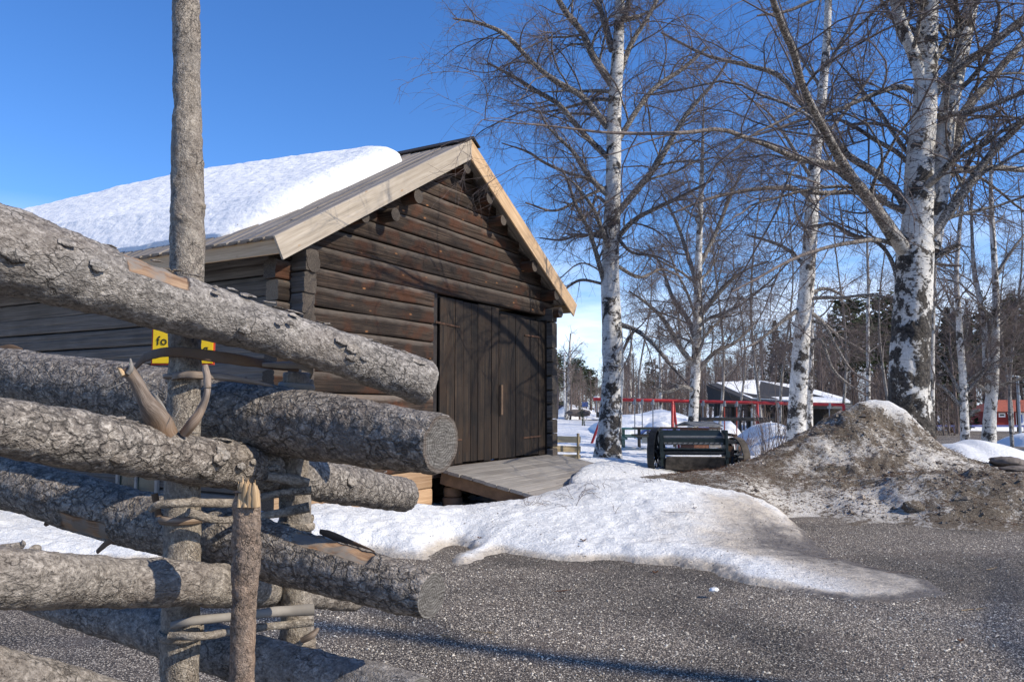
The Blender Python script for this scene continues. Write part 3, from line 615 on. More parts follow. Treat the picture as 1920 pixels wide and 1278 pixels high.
def along(p0, p1, w, h, m, name, up=(0, 0, 1), label=None, n=2):
    mb = MB(); t = np.linspace(0, 1, n)[:, None]; sweep(mb, A(p0)*(1-t)+A(p1)*t, prof_box(w, h, .004), up=up, smooth=False); o = mb.build(name, MATS[m], barn)
    if label: o['label'] = label
    return o
# barge boards with mitred peak and square-cut tails
def barge(side, m, label, y=-.415, th=.028, dep=.27):
    sl = math.atan(.580 if side < 0 else .5695); s, c = math.sin(sl), math.cos(sl); Lb = 4.50 if side < 0 else 4.34
    top = A([3.233, 5.575]); d = A([side*c, -s]); nrm = A([-side*s, -c])
    pk2 = A([3.233, 5.575-dep/c]); e1 = top+d*Lb; e2 = e1+nrm*dep
    mb = MB(); P = []; lcs = []
    nn = 12
    for yy in (y, y+th):
        for k in range(nn+1):
            t = k/nn; a = top*(1-t)+e1*t; b = pk2*(1-t)+e2*t; P += [(a[0], yy, a[1]), (b[0], yy, b[1])]; lcs += [(dep/2, yy, t*Lb), (-dep/2, yy, t*Lb)]
    K = 2*(nn+1); f = []
    for k in range(nn):
        a = 2*k; f += [(a, a+1, a+3, a+2), (K+a, K+a+2, K+a+3, K+a+1), (a, a+2, K+a+2, K+a), (a+1, K+a+1, K+a+3, a+3)]
    f += [(0, K, K+1, 1), (2*nn, 2*nn+1, K+2*nn+1, K+2*nn)]
    mb.add(P, A(f), 0, False, lc=A(lcs)); o = mb.build('barge_board', MATS[m], barn); o['label'] = label
barge(-1, 'new_wood_glare', 'barge board on the left slope, glare painted in as a pale tone'); barge(1, 'new_wood', 'yellowish barge board on the right slope')
along((-.545, -.385, 3.235), (-.545, 12.9, 3.235), .028, .17, 'new_wood', 'eave_board', label='yellow new board under the left eave')
along((6.90, -.385, 3.34), (6.90, 12.9, 3.34), .028, .16, 'new_wood', 'eave_board')
along((3.233-.09, -.45, 5.553), (3.233-.09, 12.95, 5.553), .24, .022, 'felt_and_shade_black', 'ridge_board', up=(-math.sin(.525), 0, math.cos(.525)))
along((3.233+.095, -.45, 5.555), (3.233+.095, 12.95, 5.555), .24, .022, 'felt_and_shade_black', 'ridge_board', up=(math.sin(.518), 0, math.cos(.518)))
# doors
def leaf(u0, u1, z0, z1, n, label, y=-.075):
    lf = empty('door', (u0, y, z0), parent=barn); lf['label'] = label
    e = np.linspace(0, u1-u0, n+1)+np.r_[0, rng.uniform(-.03, .03, n-1), 0]
    for k in range(n):
        w = e[k+1]-e[k]-.008; mb = MB(); zt_ = z1-z0+rng.uniform(-.012, .012); zb_ = rng.uniform(-.02, .02); yo = rng.uniform(-.006, .006)
        t = np.linspace(0, 1, 12)[:, None]; cx = (e[k]+e[k+1])/2
        sweep(mb, A([cx, yo, zb_])*(1-t)+A([cx, yo, zt_])*t, prof_box(w, .034, .004), up=(0, -1, 0), smooth=False, disp=lambda lc, tt, p: .002*fbm(lc*A([1, 1, .2]), 20, 2, 3)); mb.build('plank', MATS['door_wood'], lf)
    return lf
dl = leaf(2.885, 4.585, .60, 3.115, 8, 'left door leaf, the taller one'); dr = leaf(4.645, 6.26, .60, 3.03, 6, 'right door leaf, slightly lower')
def strap(leafo, u0, u1, z, y=-.025, tilt=.0, name='hinge'):
    mb = MB(); t = np.linspace(0, 1, 5)[:, None]; p = A([u0, y, z])*(1-t)+A([u1, y, z+tilt])*t; sweep(mb, p, prof_box(.012, .034, .003), scale=np.linspace(1., .75, 5), smooth=False); mb.build(name, MATS['rust'], leafo)
for px0, px1, py in ((817, 862, 601), (820, 866, 822)):
    u0, z = onv(px0, py, -.1); u1, _ = onv(px1, py, -.1); strap(dl, u0-2.885, u1-2.885, z-.6-.02, tilt=-.02)
for px0, px1, py in ((1014, 984, 632), (1014, 981, 817)):
    u0, z = onv(px0, py, -.1); u1, _ = onv(px1, py, -.1); strap(dr, u0-4.645, u1-4.645, z-.6+.0, tilt=-.01)
mb = MB(); box(mb, (-.02, -.045, .98), (.055, .05, .50)); mb.build('latch_bar', MATS['stub_wood'], dr)
mb = MB(); box(mb, (-.03, -.012, 1.2), (.045, .03, 2.42)); mb.build('cover_strip', MATS['door_wood'], dr)
along((2.79, .0, .55), (2.79, .0, 3.16), .14, .12, 'felt_and_shade_black', 'door_post_and_gap', up=(0, 1, 0)); along((6.34, -.06, .45), (6.34, -.06, 3.08), .13, .13, 'door_wood', 'door_post_and_gap', up=(0, 1, 0))  # left strip is black to stand for the shadowed gap beside the door
along((6.46, -.115, .5), (6.46, -.115, 3.02), .085, .03, 'soffit_wood', 'corner_board', up=(0, 1, 0)); along((2.7, .02, .50), (6.5, .02, .50), .20, .14, 'barn_log', 'sill_beam')
along((4.58, .10, .58), (4.58, .10, 3.12), 3.4, .02, 'felt_and_shade_black', 'door_backing', up=(0, 1, 0))
# small low window in the side wall
w_ = empty('window', (-.115, 2.6, .50), parent=barn)
for c, s in (((0, 0, .19), (.05, .86, .055)), ((0, 0, -.19), (.05, .86, .055)), ((0, .41, 0), (.05, .05, .33)), ((0, -.41, 0), (.05, .05, .33)), ((0, 0.02, 0), (.04, .035, .33))):
    mb = MB(); box(mb, c, s); mb.build('frame', MATS['weathered'], w_)
mb = MB(); box(mb, (.012, 0, 0), (.008, .80, .34)); mb.build('pane', MATS['glass_dark'], w_)

# roof snow
def roof_snow():
    sl = math.atan(.58); n, m = 300, 150
    a = np.linspace(0, 1, m); b = np.linspace(0, 1, n)   # a: up the slope 0 eave .. 1 ridge ; b along v
    Aa, Bb = np.meshgrid(a, b, indexing='xy'); Lr = 4.40
    s = .30+Aa*(Lr-.20)+.05*F2(Bb*30, Bb*0, 1, 3, 55)*(1-Aa); start = .42+.07*F2(Aa*6, Aa*0, 1, 3, 51)+.5*np.clip(1-Aa*4.2, 0, 1)**2-.06*Aa+1.0*smooth(Aa, .72, 1.)**1.5
    v = start+(12.95-start)*Bb**1.25
    es = np.clip((s-.24)/1.1, 0, 1)**.75; edge = np.minimum.reduce([(v-start)/.55+.02, (Lr+.12-s)/.55, (12.95-v)/.5+.02]); edge = np.clip(edge, 0, 1)
    prof = np.sqrt(np.clip(1-(1-edge)**2, 0, 1))*es
    th = (.23+.05*Aa+.26*smooth(v, 1.0, 6.)*(.35+.65*Aa))*prof+.03*prof*F2(s, v, 1.2, 3, 52)+.020*prof*F2(s*1.6, v, 7, 3, 53)
    th[0] = th[-1] = -.05; th[:, 0] = th[:, -1] = -.05
    u = 3.233-(Lr-s)*math.cos(sl); z = 5.568-(Lr-s)*math.sin(sl)+.018
    P = np.stack([u-th*math.sin(sl), v, z+th*math.cos(sl)], -1)
    mb = MB(); mb.add(P.reshape(-1, 3), grid_faces(n, m), 0, True)
    return mb
def m_rs(g):
    o = g.obj(); n = g.noise(o, 16, 5, .6, .3); m_ = g.vor(g.warp(g.mapv(o, (1, .7, 1)), 5, .12), 8, 'SMOOTH_F1'); h = g.m('ADD', g.m('MULTIPLY', m_, .9), g.m('MULTIPLY', n, .7))
    deb = g.rng(g.vor(o, 3.1), .045, .03); g.out(g.mix(deb, g.ramp(n, (.3, (.80, .79, .77)), (.7, (.88, .87, .85))), (.25, .18, .12)), .65, g.bump(h, .6, .035), .3)
mat('roof_snow', m_rs)
o = roof_snow().build('roof_snow', MATS['roof_snow']); o.location = barn.location; o.rotation_euler = barn.rotation_euler
tag(o, 'thick white snow slab lying on the left roof slope of the log barn', 'snow')
# ramp in front of the doors
ramp = empty('door_ramp', (BP[0], BP[1], 0), math.atan2(BU[1], BU[0])); tag(ramp, 'grey plank ramp rising from the snow to the barn doors', 'ramp')
for k in range(15):
    y0 = -.13-k*.205; z = .555-.19*(-y0-.05); mb = MB(); t = np.linspace(0, 1, 8)[:, None]
    up = A([0, .186, -1*-.98]); a = rng.uniform(-.02, .02)
    sweep(mb, A([2.78+a, y0-.10, z])*(1-t)+A([6.62+a, y0-.10, z])*t, prof_box(.194, .045, .005), up=(0, -.187, .98), smooth=False, disp=lambda lc, tt, p: .002*fbm(lc, 6, 2, 1)); mb.build('plank', MATS['deck_wood'], ramp)
for u in (2.90, 4.7, 6.5):
    mb = MB(); sweep(mb, A([[u, -.15, .43], [u, -3.2, -.14]]), prof_box(.10, .17, .005), smooth=False); mb.build('beam', MATS['stub_wood'], ramp)
st = empty('foundation_block', tuple(bw(3.06, -.22))+(0,)); tag(st, 'round dark block under the left edge of the door ramp', 'block')
for k, (z0, z1, r) in enumerate(((-.05, .14, .15), (.15, .29, .135), (.30, .40, .125))):
    mb = MB(); sweep(mb, A([[0, 0, z0], [0, 0, z0+.01], [0, 0, z1-.01], [0, 0, z1]]), prof_round(20, r, r), scale=[.93, 1, 1, .93], up=(1, 0, 0)); mb.build('drum', MATS['stub_wood'], st)
# snow slab lying on the ramp, undercut at its front edge
def slab():
    n = 90; P = []; pts = [(3.5, -2.62), (3.55, -2.15), (3.9, -1.72), (4.6, -1.50), (5.4, -1.3), (6.3, -1.25), (7.2, -1.4), (7.4, -2.6), (6, -3.2), (4.2, -3.0)]
    c = A(pts); cen = c.mean(0); ring = crmspline(np.vstack([c, c[:1]]), n+1)[:-1]
    ang = np.arange(n); wob = .05*F2(ring[:, 0], ring[:, 1], 5, 3, 61)
    ring = ring+(ring-cen)/np.linalg.norm(ring-cen, axis=1)[:, None]*wob[:, None]
    rows = []
    for s, h in ((.985, .03), (1., .07), (.985, .12), (.93, .165), (.8, .20), (.6, .22), (.4, .23), (.2, .235), (.02, .235)):
        q = cen+(ring-cen)*s; z = .555-.19*(-q[:, 1]-.05)+h+.02+.035*F2(q[:, 0], q[:, 1], 4, 3, 62)*(s < .99)
        rows.append(np.stack([q[:, 0], q[:, 1], z], -1))
    V = np.concatenate(rows); K = len(rows); i = np.arange(K-1)[:, None]*n; j = np.arange(n)[None]; jn = (j+1) % n
    f = np.stack([i+j, i+n+j, i+n+jn, i+jn], -1).reshape(-1, 4); mb = MB(); mb.add(V, f, 0, True); return mb
o = slab().build('snow_slab', MATS['snow']); o.location = barn.location; o.rotation_euler = barn.rotation_euler; tag(o, 'undercut slab of old snow lying across the plank ramp', 'snow')

# ------------------------------------------------------------------ pole fence in front
fence = empty('pole_fence', tuple(at_z(343, 2150, 0)[:2])+(0,)); tag(fence, 'traditional roundpole fence of thick barked rails tied between upright posts', 'fence')
FO = A(fence.location)
def bark_disp(seed, amp=1., peel=None):
    def f(lc, t, path):
        P = lc*A([1, 1, .8]); d = .006*fbm(P, 7, 3, seed)+.0035*fbm(P, 45, 3, seed+3)
        d1, d2, cid = worley(P+.030*np.stack([fbm(P, 35, 3, seed+i) for i in (1, 2, 4)], -1), 34, seed)
        pl = np.clip((d2-d1)/.16, 0, 1); rg = smooth(fbm(P, 6, 3, seed+7), -.35, .25)
        d = d+(.0022*pl*(.4+.8*cid))*rg*amp+.0014*fbm(P, 130, 3, seed+5, .7)
        if peel is not None: m = peel(lc, t); d = d-.0045*smooth(m, .42, .58)
        return d
    return f
def rail(name, pts, name_part='rail', n=300, pr=72, seed=1, peel=None, knots=(), mats=('bark', 'end_grain'), parent=fence, amp=1., label=None):
    """pts: (px, py, depth, radius in photo pixels)"""
    P = A([at(a, b, c) for a, b, c, r in pts]); Rr = A([r*c/FPX for a, b, c, r in pts])
    path = crmspline(P, n); rad = crmspline(np.stack([Rr, Rr, Rr], 1), n)[:, 0]
    L_ = np.linspace(0, 1, n)
    def dsp(lc, t, path_):
        d = bark_disp(seed, amp, peel)(lc, t, path_); an = np.arctan2(lc[..., 1], lc[..., 0]); tt = L_[:, None]; Lt = t[-1]
        for kt, ka, kh, kw in knots:
            da = (an-ka+math.pi) % (2*math.pi)-math.pi; q = ((tt-kt)*Lt/kw)**2+(da*rad.mean()/kw)**2; d = d+kh*np.exp(-q)-kh*1.1*np.exp(-q*9)
        ew = np.minimum(tt*Lt, (1-tt)*Lt); return d-.0025*np.exp(-ew/.006)
    mb = MB(); sweep(mb, path, prof_round(pr), scale=rad, mat=0, capmat=1, disp=dsp, off=seed*3.1, extra=dict(peel=(lambda lc, t: peel(lc, t)) if peel else (lambda lc, t: 0*lc[..., 0])))
    o = mb.build(name_part, [MATS[mats[0]], MATS[mats[1]]], parent); o.matrix_parent_inverse.identity()
    o.location = -FO
    if label: o['label'] = label
    return o, path, rad
def rowz(lc): return np.arctan2(lc[..., 1], lc[..., 0])
def blob_peel(specs, seed):
    def f(lc, t):
        an = np.arctan2(lc[..., 1], lc[..., 0]); tt = np.broadcast_to(np.linspace(0, 1, len(t))[:, None], an.shape); m = 0*an-.2
        for t0, t1, a0, aw in specs:
            da = (an-a0+math.pi) % (2*math.pi)-math.pi
            q = 1-np.maximum(np.abs(tt-(t0+t1)/2)/((t1-t0)/2), np.abs(da)/aw); m = np.maximum(m, q*1.6+.30)
        return m+.35*fbm(lc*A([1, 1, .5]), 28, 3, seed)
    return f
# S = T x up points towards the camera for rails that run left to right; angle 0 = facing the camera, pi/2 = top
r1 = rail('rail', [(-420, 300, 1.02, 100), (-200, 400, 1.08, 88), (0, 466, 1.17, 79), (345, 572, 1.43, 56), (600, 650, 1.66, 42), (797, 719, 1.83, 40)], seed=1, n=360, pr=72,
     peel=blob_peel([(.51, .592, .95, .75), (.575, .64, 1.75, .5)], 3), knots=[(.855, .9, .006, .02), (.667, -.1, .005, .014), (.75, -.9, .004, .02)], label='topmost thick rail with a patch of bare wood')
r2 = rail('rail', [(-350, 655, 2.2, 52), (0, 705, 2.02, 54), (345, 757, 1.79, 60), (550, 792, 1.68, 62), (827, 833, 1.47, 57)], mats=('flaky_bark', 'end_grain'), seed=2, n=320, pr=64, knots=[(.78, .2, .005, .02), (.86, -.1, .005, .018), (.7, .5, .004, .02)], label='heavy rail whose sawn grey end faces the yard')
r3 = rail('rail', [(-300, 742, .90, 55), (0, 798, 1.1, 54), (150, 825, 1.237, 51), (345, 859, 1.477, 45), (450, 876, 1.649, 41), (550, 892, 1.855, 37), (757, 927, 2.5, 31)], mats=('flaky_bark', 'end_grain'), seed=3, n=340, pr=64, amp=1.5, knots=[(.34, .1, .012, .035), (.62, 1.3, .008, .02), (.2, -.4, .005, .02)], label='rail with flaking pale bark and two broken branches')
r4 = rail('rail', [(-350, 820, 2.2, 44), (0, 903, 1.98, 46), (240, 968, 1.80, 52), (345, 990, 1.72, 53), (550, 1046, 1.58, 51), (810, 1116, 1.40, 45)], mats=('flaky_bark', 'end_grain'), seed=4, n=320, pr=64,
     peel=blob_peel([(.31, .41, -.55, .45), (.80, .93, 1.3, .5)], 5), knots=[(.7, .3, .005, .018), (.2, -.2, .006, .02)], label='lower rail with stripped patches and a sawn end')
r5 = rail('rail', [(-300, 1068, .95, 60), (0, 1083, 1.1, 54), (200, 1090, 1.32, 46), (345, 1093, 1.45, 41), (540, 1108, 1.85, 27), (670, 1124, 2.1, 19)], seed=5, n=280, pr=56, amp=.5, knots=[(.42, .0, .004, .02), (.55, .2, .003, .015)], label='smooth grey rail passing in front of the tall post')
r6 = rail('rail', [(-100, 1050, 2.1, 30), (150, 1140, 1.92, 34), (250, 1165, 1.85, 38), (345, 1195, 1.77, 43), (550, 1262, 1.58, 46), (790, 1318, 1.40, 50)], seed=6, n=220, pr=52, amp=.7, knots=[(.76, 1.2, .012, .02), (.6, .6, .006, .02)], label='lowest rail slanting down to the right')
r7 = rail('rail', [(-300, 1225, .98, 54), (0, 1270, 1.15, 46), (345, 1355, 1.42, 42), (600, 1400, 1.7, 40)], seed=7, n=160, pr=48, label='bottom rail in shade at the left corner')
fpost1 = rail('post', [(350, -160, 1.56, 26), (349, 0, 1.555, 25), (351, 300, 1.55, 26.5), (351, 450, 1.55, 28), (344, 800, 1.55, 31), (340, 1100, 1.56, 32), (337, 1300, 1.57, 33), (328, 2200, 1.6, 36)], 'post', n=380, pr=40, seed=8, mats=('post_bark', 'end_grain'), amp=.35,
     knots=[(.402, .0, .009, .016), (.375, 1.3, .006, .014), (.29, 1.4, .004, .012)], peel=blob_peel([(.45, .47, 3, .1)], 2), label='tall slender post rising above the rails')[0]
rail('post', [(556, 698, 1.76, 26), (553, 800, 1.76, 27), (553, 960, 1.77, 27), (556, 1130, 1.78, 28), (558, 1260, 1.78, 29), (562, 2000, 1.8, 32)], 'post', n=200, pr=44, seed=9, mats=('post_bark', 'end_grain'), amp=.6, label='short dark post tied behind the rail ends')
stick = rail('post', [(465, 918, 1.30, 20), (463, 960, 1.30, 23), (459, 1100, 1.31, 23), (453, 1280, 1.32, 23), (430, 2300, 1.36, 26)], 'post', n=220, pr=44, seed=10, mats=('stake_bark', 'splinter'), amp=.7, knots=[(.025, -.9, .010, .012), (.06, -2.2, .006, .01)], label='thin front stake with a splintered top')[0]
# splinters on top of the stake and the short post
def splinters(cx, cy, Y, w, h, n, parent, seed, up=0):
    r_ = np.random.default_rng(seed)
    for k in range(n):
        x = cx+(k/(n-1)-.5)*w*1.7; hh = h*r_.uniform(.3, 1.); base = at(x, cy+30, Y+r_.uniform(-.012, .012)); tip = at(x+r_.uniform(-4, 4), cy-hh, Y+r_.uniform(-.012, .012)); mb = MB()
        t = np.linspace(0, 1, 6)[:, None]; wd = w*Y/FPX*r_.uniform(.16, .42)
        sweep(mb, base*(1-t)+tip*t, prof_round(6, wd, wd*.5, 1.6), scale=[1, 1, .95, .85, .6, .12], up=(0, -1, .1), disp=lambda lc, tt, p: .0015*fbm(lc, 90, 2, seed+k)); o = mb.build('splinter', MATS['splinter'], parent)
splinters(464, 921, 1.285, 19, 30, 17, stick, 3); 
def cord(name, pts, m='bare_branch', n=40, sides=12, flat=1., seed=1, parent=fence, tw=.0012, label=None, pw=2., up=(0, 0, 1)):
    P = A([at(a, b, c) for a, b, c, r in pts]); Rr = A([r*c/FPX for a, b, c, r in pts]); path = crmspline(P, n); rad = crmspline(np.stack([Rr]*3, 1), n)[:, 0]; mb = MB()
    sweep(mb, path, prof_round(sides, flat, 1., pw), scale=rad, up=up, disp=lambda lc, t, p: tw*fbm(lc*A([1, 1, .3]), 120, 3, seed)+tw*1.5*fbm(lc*A([1, 1, .6]), 25, 2, seed+1)); o = mb.build(name, MATS[m], parent)
    if parent is fence: o.location = -FO
    if label: o['label'] = label
    return o
# broken branches standing on the rail with flaking bark
cord('broken_branch', [(312, 818, 1.40, 20), (300, 795, 1.39, 22), (283, 768, 1.37, 20), (268, 742, 1.36, 14), (252, 712, 1.35, 11), (235, 688, 1.34, 11)], n=80, sides=20, seed=3, tw=.0022, label='thick broken branch leaning left')
cord('broken_branch', [(345, 812, 1.42, 9), (362, 790, 1.41, 9), (378, 765, 1.41, 8), (388, 735, 1.40, 7), (388, 708, 1.40, 7), (384, 684, 1.40, 5)], n=70, sides=14, seed=4, tw=.0018, label='thin broken branch leaning right')
cord('splinter', [(240, 700, 1.33, 4), (246, 690, 1.33, 4), (244, 672, 1.33, 1)], m='weathered', n=12, sides=6); cord('splinter', [(232, 704, 1.33, 5), (226, 694, 1.33, 4), (222, 690, 1.33, 1)], m='splinter', n=12, sides=6)
cord('splinter', [(322, 790, 1.37, 1.), (330, 778, 1.37, 1.), (338, 762, 1.38, .6)], m='weathered', n=8, sides=5); cord('splinter', [(232, 716, 1.33, .8), (220, 722, 1.33, .8), (202, 729, 1.33, .6)], m='weathered', n=8, sides=5)
cord('bark_flap', [(318, 800, 1.43, 9), (305, 775, 1.43, 10), (293, 750, 1.43, 7), (284, 735, 1.44, 2)], m='weathered', n=24, sides=10, flat=.35)
# dark and light bark strips tied round the posts
cord('tie', [(252, 690, 1.66, 7), (270, 672, 1.62, 9), (300, 661, 1.52, 10), (340, 660, 1.50, 10), (395, 667, 1.50, 11), (460, 676, 1.60, 10), (520, 686, 1.72, 8), (560, 690, 1.70, 7)], m='stub_wood', n=80, flat=.25, seed=6, label='dark split branch tie')
cord('tie', [(312, 713, 1.58, 6), (326, 705, 1.51, 7), (350, 702, 1.50, 7), (376, 703, 1.51, 7), (420, 707, 1.58, 6), (470, 715, 1.64, 5), (512, 724, 1.68, 2)], m='bare_branch', n=70, flat=.35, seed=7, label='pale split branch tie')
cord('tie', [(486, 683, 1.66, 3), (530, 684, 1.69, 6), (562, 684, 1.69, 8), (584, 692, 1.70, 9), (582, 704, 1.74, 7)], m='weathered', n=50, flat=.4, seed=8)
def loop_tie(cx, cy, Y, rpx, wpx, m, seed, turns=1., z1=0., tilt=0., label=None):
    c = at(cx, cy, Y); r = rpx*Y/FPX; n = int(60*turns); th = np.linspace(0, 2*math.pi*turns, n)+.6; z1 = z1*Y/FPX
    path = np.stack([c[0]+r*np.cos(th), c[1]+r*np.sin(th), c[2]-z1*th/(2*math.pi)+tilt*np.cos(th)*r], -1); mb = MB(); w = wpx*Y/FPX
    sweep(mb, path, prof_round(10, .55, 1., 2), scale=np.full(n, w)*(1+.12*fbm(np.stack([th, 0*th, 0*th], -1), 1.5, 2, seed)), disp=lambda lc, t, p: .0008*fbm(lc*A([1, 1, .3]), 160, 2, seed)); o = mb.build('tie', MATS[m], fence); o.location = -FO
    if label: o['label'] = label
loop_tie(556, 716, 1.76, 30, 6.5, 'weathered', 11, 2.4, 11, label='grey withe wound round the short post'); loop_tie(556, 972, 1.77, 30, 7, 'post_bark', 12, 1.6, 14); loop_tie(557, 1190, 1.78, 31, 6, 'post_bark', 13, 2.2, 12)
loop_tie(340, 967, 1.555, 36, 7, 'bare_branch', 14, 1.1, 6); loop_tie(340, 1180, 1.56, 36, 7, 'post_bark', 15, 1.3, 10); loop_tie(344, 706, 1.55, 33, 5, 'bare_branch', 16, 1.)
for pts, m, sd, lb in (([(283, 955, 1.46, 7), (300, 946, 1.45, 8), (350, 942, 1.47, 9), (440, 942, 1.6, 8), (520, 925, 1.68, 8), (584, 918, 1.70, 8)], 'post_bark', 21, 'withe stick across both posts, upper row'), ([(352, 960, 1.48, 8), (400, 973, 1.52, 8), (440, 973, 1.56, 7), (520, 962, 1.68, 7), (580, 950, 1.70, 9)], 'post_bark', 22, None),
                ([(322, 1172, 1.50, 7), (365, 1163, 1.50, 8), (440, 1155, 1.58, 8), (520, 1146, 1.68, 9), (588, 1142, 1.71, 10)], 'weathered', 23, None), ([(318, 1190, 1.50, 8), (380, 1192, 1.50, 7), (440, 1182, 1.6, 7), (520, 1172, 1.68, 7), (588, 1166, 1.71, 6)], 'post_bark', 24, None),
                ([(500, 892, 1.66, 9), (540, 898, 1.69, 11), (580, 905, 1.70, 9)], 'post_bark', 25, None), ([(566, 1200, 1.72, 5), (585, 1190, 1.72, 6), (596, 1178, 1.74, 3)], 'bare_branch', 26, None)):
    cord('tie', pts, m, n=70, seed=sd, label=lb)
cord('splinter', [(290, 925, 1.52, 5), (293, 945, 1.52, 5), (297, 968, 1.52, 6)], m='stub_wood', n=12, sides=7)
# curling loose bark on the rails
def flap(pts, m='bark', seed=1, flat=.25, label=None): cord('bark_flap', pts, m, n=26, sides=10, flat=flat, seed=seed, tw=.002, label=label)
flap([(182, 1034, 1.78, 4), (205, 1016, 1.76, 6), (240, 1000, 1.76, 6), (262, 985, 1.78, 4)], 'stub_wood', 2, label='loose dark strip of bark hanging under the rail'); flap([(84, 985, 1.9, 3), (92, 975, 1.9, 7), (90, 962, 1.9, 5)], 'stub_wood', 3); flap([(120, 985, 1.86, 2), (150, 985, 1.86, 4), (135, 972, 1.88, 4)], 'stub_wood', 4)
flap([(600, 996, 1.62, 4), (622, 1004, 1.6, 9), (660, 1020, 1.57, 7), (702, 1036, 1.53, 3)], 'stub_wood', 5, label='curled bark lifting off the lower rail'); flap([(0, 1028, 1.15, 8), (35, 1024, 1.16, 9), (46, 1016, 1.16, 5)], 'bark', 6); flap([(56, 1036, 1.16, 8), (68, 1030, 1.17, 8), (76, 1040, 1.17, 3)], 'bark', 7)
flap([(0, 650, 2.0, 3), (20, 652, 2.0, 7), (42, 656, 2.0, 3)], 'stub_wood', 8)
pr1, rr1 = r1[1], r1[2]
for k in range(46):        # ragged bark edges along the top of the upper rails
    for (pth, rad), lo, hi in (((r1[1], r1[2]), .40, .97), ((r3[1], r3[2]), .35, .97)):
        i = int(rng.uniform(lo, hi)*len(pth)); T = pth[min(i+3, len(pth)-1)]-pth[i-3]; T /= np.linalg.norm(T); a = rng.uniform(.9, 2.2) if k % 3 else rng.uniform(-.6, .9)
        S = np.cross(T, A([0, 0, 1.])); S /= np.linalg.norm(S); U_ = np.cross(S, T); nr = S*math.cos(a)+U_*math.sin(a); c = pth[i]+nr*(rad[i]+.003); ln = rng.uniform(.006, .02)
        mb = MB(); sweep(mb, A([c-T*ln, c+nr*.002, c+T*ln+nr*.004*rng.uniform(0, 1.5)]), prof_round(7, rng.uniform(.5, .9)*ln, .0018, 1.5), scale=[.5, 1, .45], up=nr, disp=lambda lc, t, p: .002*fbm(lc, 110, 2, k)); o = mb.build('bark_flake', MATS['bark'], fence); o.location = -FO
# small sign on a stake behind the tall post
sg = empty('warning_sign', tuple(at(345, 700, 2.75)[:2])+(0,)); tag(sg, 'yellow sign with red border and black letters behind the tall fence post', 'sign')
Ys = 2.75; c0, c1 = at(287, 590, Ys), at(402, 684, Ys); SO = A(sg.location)
def fr(a, b, th=.004, y=0): return ((A([a[0]+b[0], 0, a[2]+b[2]])/2+A([0, Ys+y, 0]))-SO, (abs(b[0]-a[0]), th, abs(b[2]-a[2])))
mb = MB(); box(mb, *fr(c0, c1)); mb.build('border', MATS['red_sign'], sg)
e = 3*Ys/FPX; mb = MB(); box(mb, *fr(c0+A([e, 0, -e]), c1+A([-e, 0, e]), .004, -.003)); mb.build('face', MATS['yellow_sign'], sg)
mb = MB(); box(mb, (0, .02, .60), (.03, .03, 1.24)); mb.build('stake', MATS['weathered'], sg)
def text(s, px, py, hpx, Y, parent, m, origin):
    cu = bpy.data.curves.new('letters', 'FONT'); cu.body = s; cu.size = hpx*Y/FPX*1.38; cu.extrude = .0006; cu.space_character = 1.12; q = at(px, py, Y)-origin
    t = bpy.data.objects.new('tmp', cu); dg = bpy.context.evaluated_depsgraph_get(); scene.collection.objects.link(t); me = bpy.data.meshes.new_from_object(t.evaluated_get(bpy.context.evaluated_depsgraph_get())); bpy.data.objects.remove(t)
    o = bpy.data.objects.new('lettering', me); scene.collection.objects.link(o); me.materials.clear(); me.materials.append(MATS[m]); o.parent = parent; o.location = q; o.rotation_euler = (R(90), 0, 0)
text('fo', 293, 646, 17, Ys-.0065, sg, 'black_print', SO); text('g', 380, 661, 17, Ys-.0065, sg, 'black_print', SO)

# ------------------------------------------------------------------ trees
def grow(P0, D0, Ln, R0, K, r_, jit=.25, trop=0., curl=0., taper=.35):
    """P0,D0 (N,3) -> polylines (N,K+1,3) and radii"""
    n = len(P0); P = np.empty((n, K+1, 3)); P[:, 0] = P0; d = D0/np.linalg.norm(D0, axis=1)[:, None]; st = Ln/K
    w = r_.normal(0, 1, (n, 3))
    for k in range(K):
        w = .5*w+r_.normal(0, 1, (n, 3)); tr = trop*(1 if np.isscalar(trop) else 1)
        d = d+w*jit*.6; d[:, 2] += tr+curl*(k/K); d /= np.linalg.norm(d, axis=1)[:, None]; P[:, k+1] = P[:, k]+d*st[:, None]
    rad = R0[:, None]*(1-(1-taper)*np.linspace(0, 1, K+1)[None]**1.1); return P, rad
def spawn(P, Rd, per, lo, hi, ang, r_, lenf, ratio, up=.0, minr=.0016, wl=False):
    n, K1, _ = P.shape; m = n*per; bi = np.repeat(np.arange(n), per); t = lo+(hi-lo)*(np.tile((np.arange(per)+.5)/per, n)+r_.uniform(-.5, .5, m)/per)
    t = np.clip(t, 0, .999)*(K1-1); i = t.astype(int); f = (t-i)[:, None]; p = P[bi, i]*(1-f)+P[bi, i+1]*f; T = P[bi, i+1]-P[bi, i]; T /= np.linalg.norm(T, axis=1)[:, None]+1e-12
    q = r_.normal(0, 1, (m, 3)); q -= (q*T).sum(1)[:, None]*T; q /= np.linalg.norm(q, axis=1)[:, None]; a = ang*r_.uniform(.7, 1.3, m)[:, None]
    d = T*np.cos(a)+q*np.sin(a); d[:, 2] += up; rb = Rd[bi, i]; plen = np.linalg.norm(np.diff(P, axis=1), axis=2).sum(1)[bi]
    L_ = lenf*plen*r_.uniform(.55, 1.25, m)*(1.15-.75*t/(K1-1)); out = (p, d, L_, np.maximum(rb*ratio*r_.uniform(.8, 1.15, m), minr)); return out+(plen,) if wl else out
